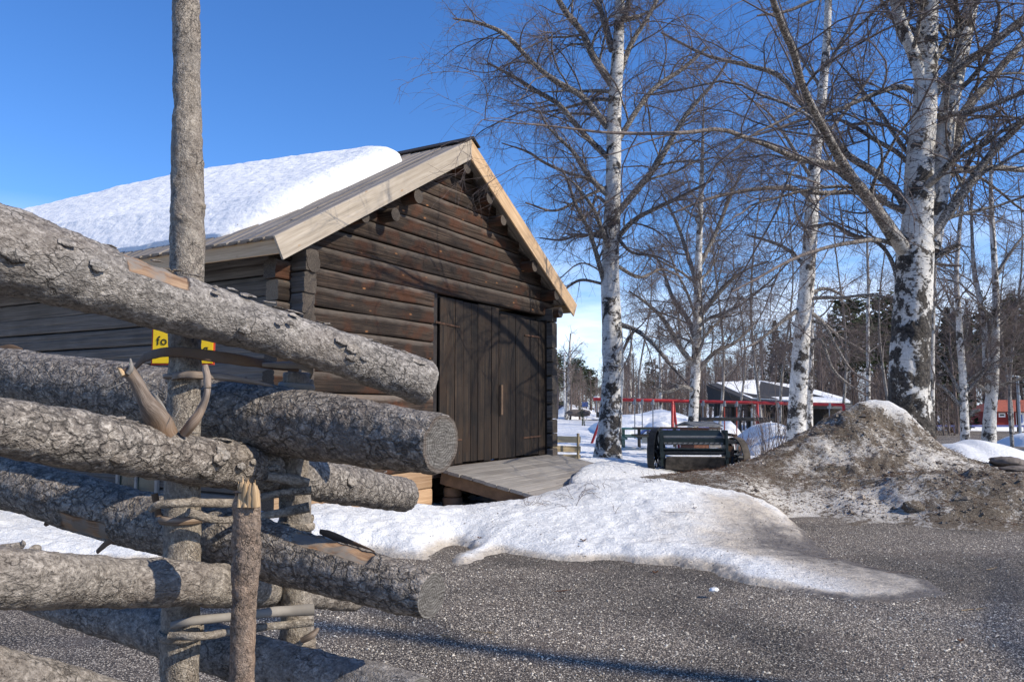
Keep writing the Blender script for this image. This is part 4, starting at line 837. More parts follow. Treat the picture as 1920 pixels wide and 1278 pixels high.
def trunk_mesh(mb, path, rad, sides=24, low0=0., rough_=.06, seed=0, flare=True):
    z = path[:, 2]-path[0, 2]
    def dsp(lc, t, p):
        r = rad[:, None]; d = r*rough_*1.2*fbm(lc*A([1, 1, .5]), 2.2, 3, seed)+r*rough_*.6*fbm(lc*A([1, 1, .6]), 12, 3, seed+2)
        d = d-low0*(1-smooth(t, 2.6, 4.2))[:, None]*.10*r*smooth(fbm(lc*A([1, 1, .4]), 9, 3, seed+4), -.1, .25)
        return d
    sweep(mb, path, prof_round(sides), scale=rad, disp=dsp, extra=dict(rad=lambda lc, t: rad[:, None]+0*lc[..., 0], low=lambda lc, t: low0*(1-(smooth(t, 2.6, 4.3) if low0 > .9 else smooth(t, .6, 4.2)))[:, None]+0*lc[..., 0]))
def thin(sp, ref, r_):
    p, d, l, r, pl = sp; k = r_.uniform(0, 1, len(p)) < np.clip(pl/ref, .12, 1.); return p[k], d[k], l[k], r[k]
def twig_levels(Ps, Rs, r_, n2, n3, n4, dens=1., droop=.1, tw=.0022, L2=.58, L3=.56, L4=.55, k4=3, fine=True):
    """second to fourth order branches from a list of limb polylines; returns list of (P,R,sides)"""
    out = []; K = 11
    Pm = np.stack([crmspline(p, K+1) for p in Ps]); Rm = np.stack([crmspline(np.stack([r]*3, 1), K+1)[:, 0] for r in Rs])
    p, d, l, r = thin(spawn(Pm, Rm, n2, .12, 1., .85, r_, L2, .36, .12, .006, True), 3.2, r_); P2, R2 = grow(p, d, np.clip(l, .4, 3.4), r, 9 if fine else 6, r_, .26, .01, -droop*.6); out.append((P2, R2, 4))
    p, d, l, r = thin(spawn(P2, R2, n3, .10, 1., .8, r_, L3, .45, .05, .0030, True), 1.7, r_); P3, R3 = grow(p, d, np.clip(l, .25, 1.6), r, 5 if fine else 3, r_, .30, -.01, -droop); out.append((P3, R3, 3))
    p, d, l, r = thin(spawn(P3, R3, n4, .08, 1., .75, r_, L4*1.5, .5, 0, tw, True), .75, r_); P4, R4 = grow(p, d, np.clip(l, .2, .9), r, k4 if fine else 2, r_, .34, -.03, -droop*1.4, .6); out.append((P4, R4, 3))
    return out
def px_limb(pts, Y0, dY, r_, n=28, jit=.04):
    """limb along points of the photo (px, py, half width px); depth drifts from the trunk by dY metres"""
    m = len(pts); D = [Y0+dY*(k/(m-1))**1.1 for k in range(m)]; P = A([at(a, b, D[k]) for k, (a, b, c) in enumerate(pts)]); Rr = A([c*D[k]/FPX for k, (a, b, c) in enumerate(pts)])
    p = crmspline(P, n); p[1:] += np.cumsum(r_.normal(0, 1, (n-1, 3)), 0)*jit*.25*np.linalg.norm(P[-1]-P[0])/n; return p, crmspline(np.stack([Rr]*3, 1), n)[:, 0]
def hero(name, label, group, Y, trunk, limbs, seed, low, extra_limbs=0, lev=(7, 7, 6), droop=.1, tw=.0022, sides=26, zb=None, zrange=(.35, .98), rlen=(2, 4.5), rr=.34, stems=(), auto_up=.5, vis=None):
    r_ = np.random.default_rng(seed); m = len(trunk); P = A([at(a, b, Y) for a, b, c in trunk]); Rr = A([c*Y/FPX for a, b, c in trunk]); n = int(max(40, np.linalg.norm(P[-1]-P[0])*22))
    if zb is not None: P[0, 2] = zb
    path = crmspline(P, n); rad = crmspline(np.stack([Rr]*3, 1), n)[:, 0]
    root = empty(name, tuple(path[0])); tag(root, label, 'tree', group); off = -path[0]
    mb = MB(); trunk_mesh(mb, path, rad, sides, low, seed=seed); o = mb.build('trunk', MATS['birch'], root, off)
    Ps, Rs = [], []
    for st in stems:
        p, q = px_limb(st[1], Y, st[0], r_, 60, .01); mb = MB(); trunk_mesh(mb, p, q, 18, 0, seed=seed+5); mb.build('stem', MATS['birch'], root, off); Ps.append(p); Rs.append(q)
    for dY, pts in limbs:
        p, q = px_limb(pts, Y, dY, r_); mb = MB(); n_ = len(p)
        sweep(mb, p, prof_round(12), scale=q, disp=lambda lc, t, pp: .12*q[:, None]*fbm(lc*A([1, 1, .5]), 6, 3, seed), extra=dict(rad=lambda lc, t: q[:, None]*.62+0*lc[..., 0])); mb.build('limb', MATS['birch'], root, off); Ps.append(p); Rs.append(q)
    for k in range(extra_limbs):
        t = r_.uniform(*zrange); i = int(t*(n-1)); az = r_.uniform(0, 2*math.pi); L_ = r_.uniform(*rlen)*(1.15-.6*t); d0 = A([[math.cos(az), math.sin(az), auto_up]]); r0 = max(rad[i]*rr*r_.uniform(.7, 1.2), .014)
        pp, q = grow(path[i:i+1], d0, A([L_]), A([r0]), 16, r_, .13, .02, .0, .22); p = crmspline(pp[0], 24); q = crmspline(np.stack([q[0]]*3, 1), 24)[:, 0]
        mb = MB(); sweep(mb, p, prof_round(8), scale=q, extra=dict(rad=lambda lc, t: q[:, None]*1.0+0*lc[..., 0])); mb.build('limb', MATS['birch'], root, off); Ps.append(p); Rs.append(q)
    lv = twig_levels(Ps, Rs, r_, *lev, droop=droop, tw=tw, fine=Y < 24); mb = MB()
    for P_k, R_k, s in lv: tubes(mb, P_k, R_k, s)
    o = mb.build('crown', MATS['birch'], root, off); o['kind'] = 'stuff'
    return root
r9 = np.random.default_rng(99)
T4 = [(1712, 850, 46), (1710, 800, 39), (1705, 740, 36), (1706, 680, 35), (1710, 600, 34), (1713, 540, 33), (1715, 480, 33), (1718, 440, 30), (1721, 400, 27), (1725, 300, 25), (1734, 200, 22), (1738, 100, 19), (1741, 20, 17), (1745, -80, 14), (1752, -220, 10), (1755, -420, 5)]
L4_ = [(-6.0, [(1700, 475, 15), (1668, 432, 12.5), (1628, 372, 10.5), (1590, 322, 9.5), (1560, 268, 8.5), (1530, 212, 7.5), (1505, 158, 7), (1490, 100, 7), (1468, 50, 7), (1450, 0, 6), (1432, -60, 4), (1420, -140, 2)]),
       (-5.4, [(1700, 472, 12), (1650, 398, 9), (1592, 326, 7), (1545, 308, 6), (1490, 298, 5.5), (1440, 276, 5), (1400, 262, 4.5), (1350, 245, 4), (1300, 250, 4), (1250, 252, 3.5), (1180, 252, 3), (1120, 250, 2.5), (1040, 240, 2), (960, 233, 1.4), (905, 228, .8)]),
       (.6, [(1703, 400, 9), (1682, 360, 8), (1640, 322, 7), (1590, 290, 6.5), (1562, 255, 6), (1530, 218, 5.5), (1498, 188, 5), (1462, 142, 5), (1400, 122, 4), (1322, 102, 3), (1240, 60, 2)]),
       (1.2, [(1708, 312, 5), (1682, 286, 4.5), (1640, 262, 4), (1602, 238, 3.5), (1570, 225, 3), (1520, 232, 2), (1470, 240, 1.3)]),
       (-.8, [(1712, 172, 6), (1690, 163, 5.5), (1650, 172, 5), (1602, 192, 4), (1552, 212, 3.5), (1500, 226, 3), (1430, 250, 2), (1370, 262, 1.2)]),
       (-.7, [(1738, 460, 11), (1768, 412, 10), (1800, 370, 9), (1840, 312, 8), (1870, 274, 7), (1905, 240, 6), (1945, 198, 5), (2010, 150, 3)]),
       (.6, [(1738, 385, 12), (1764, 332, 10.5), (1790, 282, 9.5), (1802, 230, 9), (1816, 200, 9), (1850, 160, 8), (1900, 100, 7), (1945, 55, 6), (2010, -10, 4)]),
       (.9, [(1748, 345, 7), (1790, 322, 6), (1850, 314, 5.5), (1930, 320, 5), (2000, 330, 3)]),
       (-.5, [(1746, 182, 10), (1788, 132, 9), (1850, 92, 8), (1900, 50, 7), (1945, 15, 6), (2020, -40, 4)]),
       (.8, [(1742, 132, 7), (1770, 82, 6.5), (1802, 40, 6), (1840, -12, 5), (1880, -80, 3)]),
       (-.3, [(1752, 482, 6), (1778, 468, 5.5), (1800, 456, 5)]), (-.2, [(1746, 492, 4), (1775, 497, 3), (1803, 498, 2)]),
       (-3.0, [(1695, 468, 5), (1650, 450, 4.5), (1600, 454, 4), (1540, 466, 3.5), (1480, 488, 3), (1420, 520, 2.2), (1370, 545, 1.3)]),
       (.9, [(1688, 540, 5), (1670, 486, 4), (1645, 455, 3.5), (1600, 440, 3), (1560, 420, 2), (1510, 425, 1.2)]),
       (-.8, [(1752, 218, 6), (1800, 212, 5.5), (1850, 200, 5), (1925, 172, 4.5), (2010, 150, 3)]),
       (.4, [(1708, 300, 4), (1700, 260, 3.5), (1660, 235, 3), (1610, 232, 3), (1590, 240, 2.5), (1600, 270, 2)]),
       (-1.3, [(1735, 10, 6), (1690, -20, 5), (1640, -30, 4.5), (1560, -15, 4), (1480, 20, 3), (1420, 30, 2)]), (-1.0, [(1660, 372, 6), (1600, 360, 5), (1540, 362, 4.5), (1460, 352, 4), (1390, 358, 3.5), (1320, 375, 3), (1260, 400, 1.5)]),
       (.5, [(1742, 250, 4), (1770, 300, 3), (1790, 330, 2)]) ]
S4_ = [(.7, [(1748, 470, 15), (1758, 380, 17), (1768, 290, 17), (1778, 210, 17), (1794, 130, 16), (1812, 50, 14), (1826, -10, 12), (1850, -120, 9), (1870, -260, 5)]),
       (-.4, [(1738, 205, 12), (1722, 130, 12), (1702, 75, 11), (1684, 25, 10), (1672, -30, 9), (1655, -130, 6), (1650, -240, 3)])]
hero('birch_tree', 'largest birch with a rugged black and white trunk behind the dirty mound', 'old birches around the yard', 14.2, T4, L4_, 41, 1., 5, (11, 9, 9), .16, .0019, 40, zb=-.1, zrange=(.45, .95), stems=S4_, rlen=(2, 3.5))
T1 = [(1139, 872, 33), (1140, 855, 27), (1142, 820, 23.5), (1147, 750, 21), (1149, 700, 20), (1148, 650, 20), (1147, 600, 18.5), (1145, 550, 18), (1144, 500, 17), (1147, 420, 15.5), (1150, 340, 14.5), (1151, 260, 14), (1153, 190, 13), (1158, 110, 12), (1161, 40, 9.5), (1164, -40, 8), (1166, -160, 5), (1168, -300, 2.5)]
L1_ = [(-1.2, [(1140, 240, 6.5), (1092, 182, 6), (1046, 155, 5.5), (1000, 120, 5), (965, 82, 4.5), (935, 58, 4), (890, 42, 3), (850, 36, 1.6)]), (.8, [(1142, 298, 6), (1092, 248, 5.5), (1050, 198, 5), (1008, 172, 4.5), (960, 142, 3.5), (915, 118, 2)]),
       (-.6, [(1148, 160, 7.5), (1112, 105, 7), (1092, 62, 6.5), (1066, 30, 6), (1040, -12, 5), (1010, -70, 3)]), (.7, [(1136, 356, 4), (1100, 335, 3.5), (1058, 322, 3), (1020, 304, 2.8), (988, 284, 2.2), (940, 268, 1.2)]),
       (-.9, [(1138, 545, 6), (1126, 505, 5), (1112, 455, 4.5), (1096, 415, 4), (1078, 382, 3.2), (1064, 340, 2.6), (1052, 315, 1.5)]), (-.7, [(1156, 402, 7), (1198, 352, 6.5), (1230, 312, 6), (1262, 258, 5), (1290, 212, 4.5), (1335, 160, 3), (1370, 110, 2)]),
       (.9, [(1158, 265, 6), (1198, 202, 5), (1232, 162, 4.5), (1280, 130, 4), (1325, 90, 2.5)]), (.3, [(1162, 140, 6), (1184, 82, 5), (1214, 32, 4), (1245, -25, 3), (1270, -80, 2)]), (-1.3, [(1156, 448, 5.5), (1190, 412, 5), (1240, 386, 4), (1290, 362, 3), (1340, 335, 2)]),
       (.6, [(1134, 446, 3), (1090, 440, 2.5), (1052, 450, 2), (1012, 446, 1.2)]), (-.5, [(1130, 532, 3), (1090, 525, 2.6), (1062, 540, 2.2), (1040, 560, 1.3)]), (-.9, [(1162, 608, 5), (1190, 618, 4.5), (1222, 642, 4), (1262, 690, 3), (1290, 720, 1.6)]),
       (.4, [(1190, 618, 3), (1176, 640, 3.2), (1166, 665, 2)]), (.7, [(1148, 95, 7), (1132, 40, 6), (1118, -10, 5), (1105, -70, 4)]), (-.4, [(1158, 60, 6), (1176, 12, 5), (1190, -60, 4)]), (.9, [(1136, 380, 4), (1118, 370, 3), (1105, 400, 2.5), (1080, 415, 1.5)]),
       (1.1, [(1160, 500, 4), (1200, 520, 3), (1240, 505, 2.4), (1280, 520, 1.5)]), (-1.4, [(1140, 350, 4), (1090, 372, 3), (1040, 395, 2.4), (985, 380, 1.4)]), (-1.0, [(1142, 420, 4), (1180, 470, 3), (1230, 480, 2), (1270, 500, 1)])]
hero('birch_tree', 'birch with a white trunk standing between the barn and the seed drill', 'old birches around the yard', 18.3, T1, L1_, 42, .42, 12, (14, 12, 11), .17, .0019, 34, zb=.05, zrange=(.42, .98), rlen=(1.8, 3.6))
T3 = [(1492, 850, 19), (1494, 800, 17.5), (1497, 740, 17), (1502, 660, 16), (1506, 600, 15), (1512, 540, 14), (1518, 460, 13), (1523, 380, 12), (1528, 300, 11), (1538, 210, 9.5), (1546, 130, 8), (1551, 60, 7), (1554, -20, 6), (1558, -120, 4), (1560, -240, 2)]
L3_ = [(-.8, [(1500, 578, 5), (1475, 596, 4), (1448, 618, 3.2), (1420, 640, 2.4), (1390, 655, 1.3)]), (.4, [(1516, 560, 4), (1530, 545, 3.5), (1555, 542, 3), (1590, 560, 2)]), (-.6, [(1512, 640, 4), (1540, 640, 3), (1560, 690, 3), (1590, 720, 2.4), (1625, 742, 1.4)]),
       (-.9, [(1514, 600, 3.5), (1545, 610, 3), (1568, 650, 2.8), (1598, 695, 2), (1640, 720, 1.4)]), (.8, [(1510, 500, 4), (1480, 470, 3.5), (1450, 455, 3), (1400, 440, 2)]), (-1., [(1522, 430, 4), (1560, 420, 3.2), (1590, 440, 2.4), (1620, 450, 1.4)]),
       (-1.2, [(1526, 340, 4), (1500, 300, 3.5), (1470, 250, 3), (1440, 210, 2), (1400, 180, 1.2)]), (.8, [(1532, 280, 4), (1560, 240, 3.5), (1600, 190, 3), (1640, 130, 2)]), (-.8, [(1546, 140, 3.5), (1570, 90, 3), (1600, 40, 2.4), (1630, -20, 1.4)]), (.8, [(1544, 170, 3), (1510, 120, 3), (1480, 60, 2), (1460, 0, 1.4)])]
hero('birch_tree', 'slim straight birch rising just left of the dirty mound', 'old birches around the yard', 22.5, T3, L3_, 43, .15, 14, (10, 10, 9), .16, .0025, 24, zb=-.35, zrange=(.3, .98), rlen=(1.8, 3.6), auto_up=.35)
def midbirch(px, pts, Y, seed, label, nl=22, lev=(9, 9, 8), tw=.005, rlen=(1.6, 3.4), limbs=(), stems=(), name='birch_tree', grp='younger birches beyond the yard', zr=(.2, .98), up=.8):
    return hero(name, label, grp, Y, pts, list(limbs), seed, .1, nl, lev, .12, tw, 12, zrange=zr, rlen=rlen, auto_up=up, rr=.40, stems=stems)
midbirch(0, [(1297, 842, 11), (1300, 780, 9.5), (1304, 700, 9), (1307, 620, 8.5), (1308, 560, 8), (1310, 480, 6.5), (1313, 400, 5.5), (1316, 320, 4), (1318, 250, 2.5), (1320, 180, 1.2)], 31, 51, 'wide crowned birch behind the seed drill and red swing frame', 20, (11, 11, 9), .0042, (3., 5.5),
         [(-.8, [(1305, 690, 6), (1275, 650, 5), (1245, 600, 4), (1215, 570, 3), (1180, 545, 1.6)]), (.8, [(1305, 640, 6), (1290, 600, 5), (1262, 560, 4), (1240, 500, 2.4), (1215, 460, 1.2)]), (-.9, [(1306, 600, 6), (1330, 570, 5), (1365, 530, 4), (1400, 505, 2.4), (1440, 490, 1.4)]),
          (.6, [(1306, 700, 5), (1340, 660, 4), (1380, 640, 3), (1420, 600, 1.6)]), (-.8, [(1304, 735, 5), (1280, 725, 4), (1250, 735, 3), (1225, 725, 1.6)]), (.9, [(1310, 540, 5), (1290, 480, 4), (1270, 420, 3), (1240, 360, 1.6)]), (.9, [(1311, 500, 4.5), (1340, 440, 4), (1365, 380, 3), (1390, 320, 1.6)])], up=.7)
midbirch(0, [(1519, 815, 5.5), (1519, 740, 5), (1521, 660, 4.5), (1522, 560, 4), (1524, 470, 3), (1527, 380, 1.6)], 33, 52, 'thin birch stem half hidden behind the slim straight birch', 12, (8, 8, 7), .0045, (1.4, 2.6))
midbirch(0, [(1628, 770, 4), (1628, 700, 3.6), (1627, 620, 3.2), (1628, 540, 2.8), (1626, 460, 2), (1624, 380, 1.)], 46, 53, 'thin white birch standing just above the top of the dirty mound', 14, (9, 8, 7), .006, (1.8, 3.4))
midbirch(0, [(1734, 826, 6), (1736, 740, 5), (1738, 640, 4.4), (1740, 540, 3.6), (1742, 440, 2.6), (1745, 350, 1.2)], 27, 54, 'left one of two thin birches close behind the largest birch', 12, (8, 8, 8), .0038, (1.2, 2.4))
midbirch(0, [(1747, 824, 5.4), (1747, 740, 5), (1748, 640, 4.4), (1751, 540, 3.6), (1756, 440, 2.6), (1762, 360, 1.2)], 28, 55, 'right one of two thin birches close behind the largest birch', 12, (8, 8, 8), .0038, (1.4, 2.8))
midbirch(0, [(1810, 828, 8.5), (1808, 770, 7), (1805, 700, 6.5), (1800, 640, 6), (1797, 580, 5), (1793, 520, 4.4), (1798, 440, 3.6), (1806, 360, 2.4), (1812, 290, 1.2)], 32, 56, 'single birch at the road edge with a short broken limb', 18, (10, 10, 9), .0042, (1.8, 3.6),
         [(-.2, [(1812, 782, 4), (1825, 772, 3.4), (1838, 768, 2.6)]), (.3, [(1800, 760, 4), (1775, 732, 3), (1750, 715, 1.6)]), (-.6, [(1808, 740, 4), (1830, 715, 3), (1850, 690, 2), (1870, 655, 1.2)]), (.6, [(1800, 735, 3.6), (1775, 690, 2.6), (1755, 665, 1.4)])])
midbirch(0, [(1854, 830, 13), (1856, 780, 11), (1860, 740, 10), (1864, 700, 8), (1867, 620, 7), (1867, 540, 6), (1862, 450, 5), (1858, 370, 4), (1858, 300, 2.6), (1860, 220, 1.2)], 32.5, 57, 'forked thick birch beside the road nearest the red house', 18, (10, 10, 9), .0042, (2, 4),
         stems=[(.5, [(1858, 745, 8), (1850, 700, 7), (1848, 640, 6), (1838, 570, 5), (1826, 500, 4), (1822, 420, 2.6), (1820, 340, 1.2)])], limbs=[(.4, [(1868, 610, 3.6), (1890, 590, 3), (1918, 570, 2), (1950, 560, 1.2)]), (.3, [(1866, 520, 3.6), (1890, 480, 3), (1920, 440, 2)])])
midbirch(0, [(1062, 784, 4.5), (1065, 740, 3.8), (1067, 700, 3.2), (1068, 660, 2.4), (1070, 625, 1.2)], 78, 58, 'small pale birch beside the white flagpole', 14, (7, 7, 6), .010, (2., 3.6), up=1.1)
midbirch(0, [(1182, 778, 4.2), (1181, 730, 3.6), (1180, 690, 3), (1184, 640, 2), (1188, 600, 1.)], 62, 59, 'birch just right of the white trunk by the barn, far off in the snow', 10, (7, 7, 6), .008, (1.6, 3), up=1.1)
midbirch(0, [(1240, 790, 3), (1239, 740, 2.8), (1238, 690, 2.2), (1236, 640, 1.6), (1234, 600, .8)], 60, 60, 'thin far birch above the highest playground snow heap', 10, (7, 7, 6), .008, (1.6, 3), up=1.1)
for k, (px, top, Y, s) in enumerate(((1345, 330, 40, 71), (1420, 300, 38, 72), (1475, 380, 44, 73), (1575, 360, 42, 74), (1660, 400, 40, 75), (1905, 330, 37, 76), (1385, 440, 50, 78), (1888, 420, 48, 79), (1210, 470, 52, 80))):
    zg = float(surf(*at(px, 800, Y)[:2])[0]); pb = 758-(zg-EYE)*FPX/Y; q = [(px+12*math.sin(k*2+j*.9), pb+(top-pb)*j/6, 2.6*(1-j/6.6)*40/Y+.5) for j in range(7)]
    midbirch(0, q, Y, s, ('thin bare birch to the right of the wide crowned birch', 'thin bare birch over the left end of the pavilion roof', 'thin bare birch just left of the slim straight birch', 'thin bare birch right of the slim straight birch', 'thin bare birch left of the largest birch', 'thin bare birch nearest the right edge, above the red house', 'thin far birch standing behind the middle of the pavilion', 'thin far birch right of the forked thick birch', 'thin far birch between barn birch and wide crowned birch')[k], 13, (9, 9, 8), .0050, (2.2, 4.2), grp='thin bare birches before the wood', up=.9)
# birches outside the frame whose limbs shade the gable and the gravel
def freebirch(x, y, H, r0, seed, label, nl=16):
    r_ = np.random.default_rng(seed); n = 70; path = np.stack([x+.25*np.sin(np.linspace(0, 5, n)), y+.2*np.cos(np.linspace(0, 4, n)), np.linspace(0, H, n)], -1); rad = np.linspace(r0, .04, n); rad[:6] *= np.linspace(1.4, 1, 6)
    root = empty('birch_tree', tuple(path[0])); tag(root, label, 'tree', 'birches right of the yard, outside the picture'); off = -path[0]; mb = MB(); trunk_mesh(mb, path, rad, 14, .5, seed=seed); mb.build('trunk', MATS['birch'], root, off); Ps, Rs = [], []
    for k in range(nl):
        i = int(r_.uniform(.4, .95)*(n-1)); az = r_.uniform(0, 6.28); pp, q = grow(path[i:i+1], A([[math.cos(az), math.sin(az), .7]]), A([r_.uniform(2.5, 5.5)]), A([rad[i]*.42]), 14, r_, .14, .02, 0, .2); mb = MB(); tubes(mb, pp, q, 7); mb.build('limb', MATS['birch'], root, off); Ps.append(pp[0]); Rs.append(q[0])
    mb = MB()
    for a, b, s in twig_levels(Ps, Rs, r_, 4, 4, 0 or 3, tw=.004): tubes(mb, a, b, s)
    o = mb.build('crown', MATS['birch'], root, off); o['kind'] = 'stuff'
freebirch(17., -2.2, 17, .26, 82, 'birch right of the yard that shades the nearest gravel', 14)

# ------------------------------------------------------------------ wood behind
def conifer_arrays(kind, r_, H=1.):
    """unit-height tree: trunk tube + many small needle clumps"""
    if kind == 'spruce':
        n = 520; z = r_.uniform(.06, 1, n)**.85; rr = .17*(1-z)**.75*r_.uniform(.25, 1.05, n)+.004; a = r_.uniform(0, 6.283, n); c = np.stack([rr*np.cos(a), rr*np.sin(a), z-.25*rr], -1); s = r_.uniform(.012, .030, n)*(1.2-.6*z)
    else:
        n = 460; nb = 16; bz = r_.uniform(.48, .97, nb); ba = r_.uniform(0, 6.283, nb); br = .15*r_.uniform(.3, 1., nb)*(1.25-bz); k = r_.integers(0, nb, n); c = np.stack([br[k]*np.cos(ba[k]), br[k]*np.sin(ba[k]), bz[k]], -1)+r_.normal(0, 1, (n, 3))*A([.038, .038, .026]); s = r_.uniform(.012, .028, n)
    o1 = r_.normal(0, 1, (n, 3)); o1[:, 2] *= .5; o1 /= np.linalg.norm(o1, axis=1)[:, None]; o2 = np.cross(o1, r_.normal(0, 1, (n, 3))); o2 /= np.linalg.norm(o2, axis=1)[:, None]
    s = s[:, None]; V = np.stack([c-o1*s, c+o2*s*.45+o1*s*.1, c+o1*s, c-o2*s*.45], 1).reshape(-1, 3); f = np.arange(n*4).reshape(-1, 4)
    rf = np.stack([f[:, 0], f[:, 1], f[:, 2]], 1); rf2 = np.stack([f[:, 0], f[:, 2], f[:, 3]], 1); return V, np.vstack([rf, rf2])
def bare_arrays(r_, nb=22, nt=9, tw=.0016, spread=.5):
    path = np.stack([.02*np.sin(np.linspace(0, 4, 9)), .015*np.cos(np.linspace(0, 5, 9)), np.linspace(0, 1, 9)], -1)[None]; rad = np.linspace(.011, .002, 9)[None]
    p, d, l, r = spawn(path, rad, nb, .30, .98, .75, r_, .26, .4, .35, .0018); P2, R2 = grow(p, d, l*spread*1.6, r, 4, r_, .18, .03)
    p, d, l, r = spawn(P2, R2, nt, .1, 1, .7, r_, .5, .5, .1, tw); P3, R3 = grow(p, d, l, r, 2, r_, .3, -.01, -.05); return [(path, rad, 5), (P2, R2, 3), (P3, R3, 3)]
protoB = [bare_arrays(np.random.default_rng(200+k), 15, 3) for k in range(5)]; protoS = [conifer_arrays('spruce', np.random.default_rng(210+k)) for k in range(3)]; protoP = [conifer_arrays('pine', np.random.default_rng(220+k)) for k in range(4)]
def tuft_arrays(r_, n=620):
    z = r_.uniform(.12, 1, n)**.8; rr = .20*np.sin(np.clip(z*1.05, 0, 1)*math.pi)**.7*r_.uniform(.1, 1., n)**.6+.01; a = r_.uniform(0, 6.283, n); c = np.stack([rr*np.cos(a), rr*np.sin(a), z], -1)
    d = np.stack([np.cos(a), np.sin(a), r_.uniform(.3, 1.6, n)], -1)+r_.normal(0, .4, (n, 3)); d /= np.linalg.norm(d, axis=1)[:, None]; w = np.cross(d, r_.normal(0, 1, (n, 3))); w /= np.linalg.norm(w, axis=1)[:, None]
    L_ = r_.uniform(.02, .06, n)[:, None]; return np.stack([c-d*L_-w*.0016, c-d*L_+w*.0016, c+d*L_], 1).reshape(-1, 3), np.arange(n*3).reshape(-1, 3)
protoT = [tuft_arrays(np.random.default_rng(230+k)) for k in range(4)]
def add_bare(mb, k, x, y, z, H, rz, mat=0, kt=1.):
    V, f = protoT[k % 4]; mb.add(V*H*A([1, 1, 1])+A([x, y, z]), f, mat, False)
    c, s = math.cos(rz), math.sin(rz); M = A([[c, s, 0], [-s, c, 0], [0, 0, 1.]])*H
    for P, Rr, sd in protoB[k]: tubes(mb, P@M+A([x, y, z]), Rr*H*kt, sd, mat)
def add_con(mb, pr, x, y, z, H, rz, mat=0, wide=1.):
    c, s = math.cos(rz), math.sin(rz); M = A([[c*wide, s*wide, 0], [-s*wide, c*wide, 0], [0, 0, 1.]])*H; V, f = pr; mb.add(V@M+A([x, y, z]), f, mat, False)
def m_wood_far(g):
    n = g.noise(g.obj(), .35, 3); g.out(g.ramp(n, (.3, (.11, .082, .068)), (.7, (.25, .195, .165))), .85)
mat('far_twigs', m_wood_far)
mb = MB(); r_ = np.random.default_rng(300)
def zgr(x, y): return float(surf(x, y)[0])
def top_px(px): return float(np.interp(px, [940, 1020, 1045, 1075, 1105, 1130, 1165, 1230, 1300, 1380, 1450, 1540, 1600, 1680, 1760, 1850, 1920, 2400, 3200], [655, 668, 664, 668, 690, 698, 690, 678, 655, 640, 615, 590, 572, 560, 560, 552, 545, 545, 560]))
cnt = 0
for k in range(620):       # brown leafless wood with conifers in it
    px = r_.uniform(930, 3000) if k > 90 else r_.uniform(-4500, 930); Y = r_.uniform(85, 165) if px < 1160 else r_.uniform(62, 140); Y = r_.uniform(132, 180) if 1815 < px < 2300 else Y; q = at(px, 700, Y); x, y = q[0], q[1]; z = zgr(x, y); tp = top_px(px)+r_.uniform(-6, 40)
    H = max(6, (758-tp)*Y/FPX+EYE-z)*r_.uniform(.82, 1.04); u = r_.uniform(); pc = .55 if px < 1160 else (.14 if px < 1500 else .24)
    if u < pc*.62: add_con(mb, protoP[k % 4], x, y, z, H*1.02, r_.uniform(0, 6), 1 if k % 3 else 2, 1.25); tubes(mb, A([[[x, y, z], [x, y, z+H*.9]]]), A([[.012*H, .006*H]]), 5, 3)
    elif u < pc: add_con(mb, protoS[k % 3], x, y, z, H, r_.uniform(0, 6), 1); tubes(mb, A([[[x, y, z], [x, y, z+H*.9]]]), A([[.012*H, .004*H]]), 4, 3)
    else: add_bare(mb, k % 5, x, y, z, H*.97, r_.uniform(0, 6), 0, 1.7)
for k in range(170):       # undergrowth
    px = r_.uniform(940, 1810); Y = r_.uniform(75, 120) if px < 1160 else r_.uniform(56, 80); q = at(px, 700, Y); add_bare(mb, k % 5, q[0], q[1], zgr(q[0], q[1]), r_.uniform(3, 6), r_.uniform(0, 6), 0, 2.)
o = mb.build('forest', [MATS['far_twigs'], MATS['needles'], MATS['needles_pale'], MATS['pine_bark']]); tag(o, 'brown leafless wood mixed with dark conifers behind the playground and road', 'forest', kind='stuff')
# forest floor litter behind: dark slope under the trees
# single conifers one can pick out
def conifer(px, top, Y, kind, label, seed, wide=1.):
    r_ = np.random.default_rng(seed); q = at(px, 700, Y); z = zgr(q[0], q[1]); H = (758-top)*Y/FPX+EYE-z; root = empty(kind+'_tree', (q[0], q[1], z)); tag(root, label, 'tree', 'conifers one can pick out')
    mb = MB(); tubes(mb, A([[[0, 0, -.3], [0, 0, H*.5], [0, 0, H*.96]]]), A([[.014*H, .009*H, .002*H]]), 8); mb.build('trunk', MATS['pine_bark'], root)
    mb = MB(); n = 3
    for k in range(n): V, f = conifer_arrays(kind, np.random.default_rng(seed+k)); mb.add(V*A([wide, wide, 1])*H, f, 0, False)
    o = mb.build('crown', MATS['needles' if kind == 'spruce' else 'needles_pale'], root)
conifer(1026, 672, 70, 'spruce', 'dark narrow spruce right behind the barn corner', 401, .8); conifer(1047, 662, 118, 'pine', 'green pine standing left of the flagpole', 402, 1.4); conifer(1083, 672, 112, 'pine', 'green pine just right of the flagpole', 403, 1.4); conifer(1108, 692, 108, 'pine', 'lower green pine touching the left side of the white trunk', 404, 1.4)
conifer(1598, 560, 66, 'pine', 'pine above the right end of the snowy pavilion roof', 405, 1.3); conifer(1660, 552, 70, 'pine', 'tall pine seen left of the largest birch trunk', 406, 1.3); conifer(1905, 560, 75, 'pine', 'green pine above the red house', 407, 1.5); conifer(1455, 600, 72, 'spruce', 'spruce left of the slim straight birch', 408, 1.1); conifer(1780, 575, 68, 'spruce', 'dark spruce between the thin birch pair and the road birch', 409, 1.2)

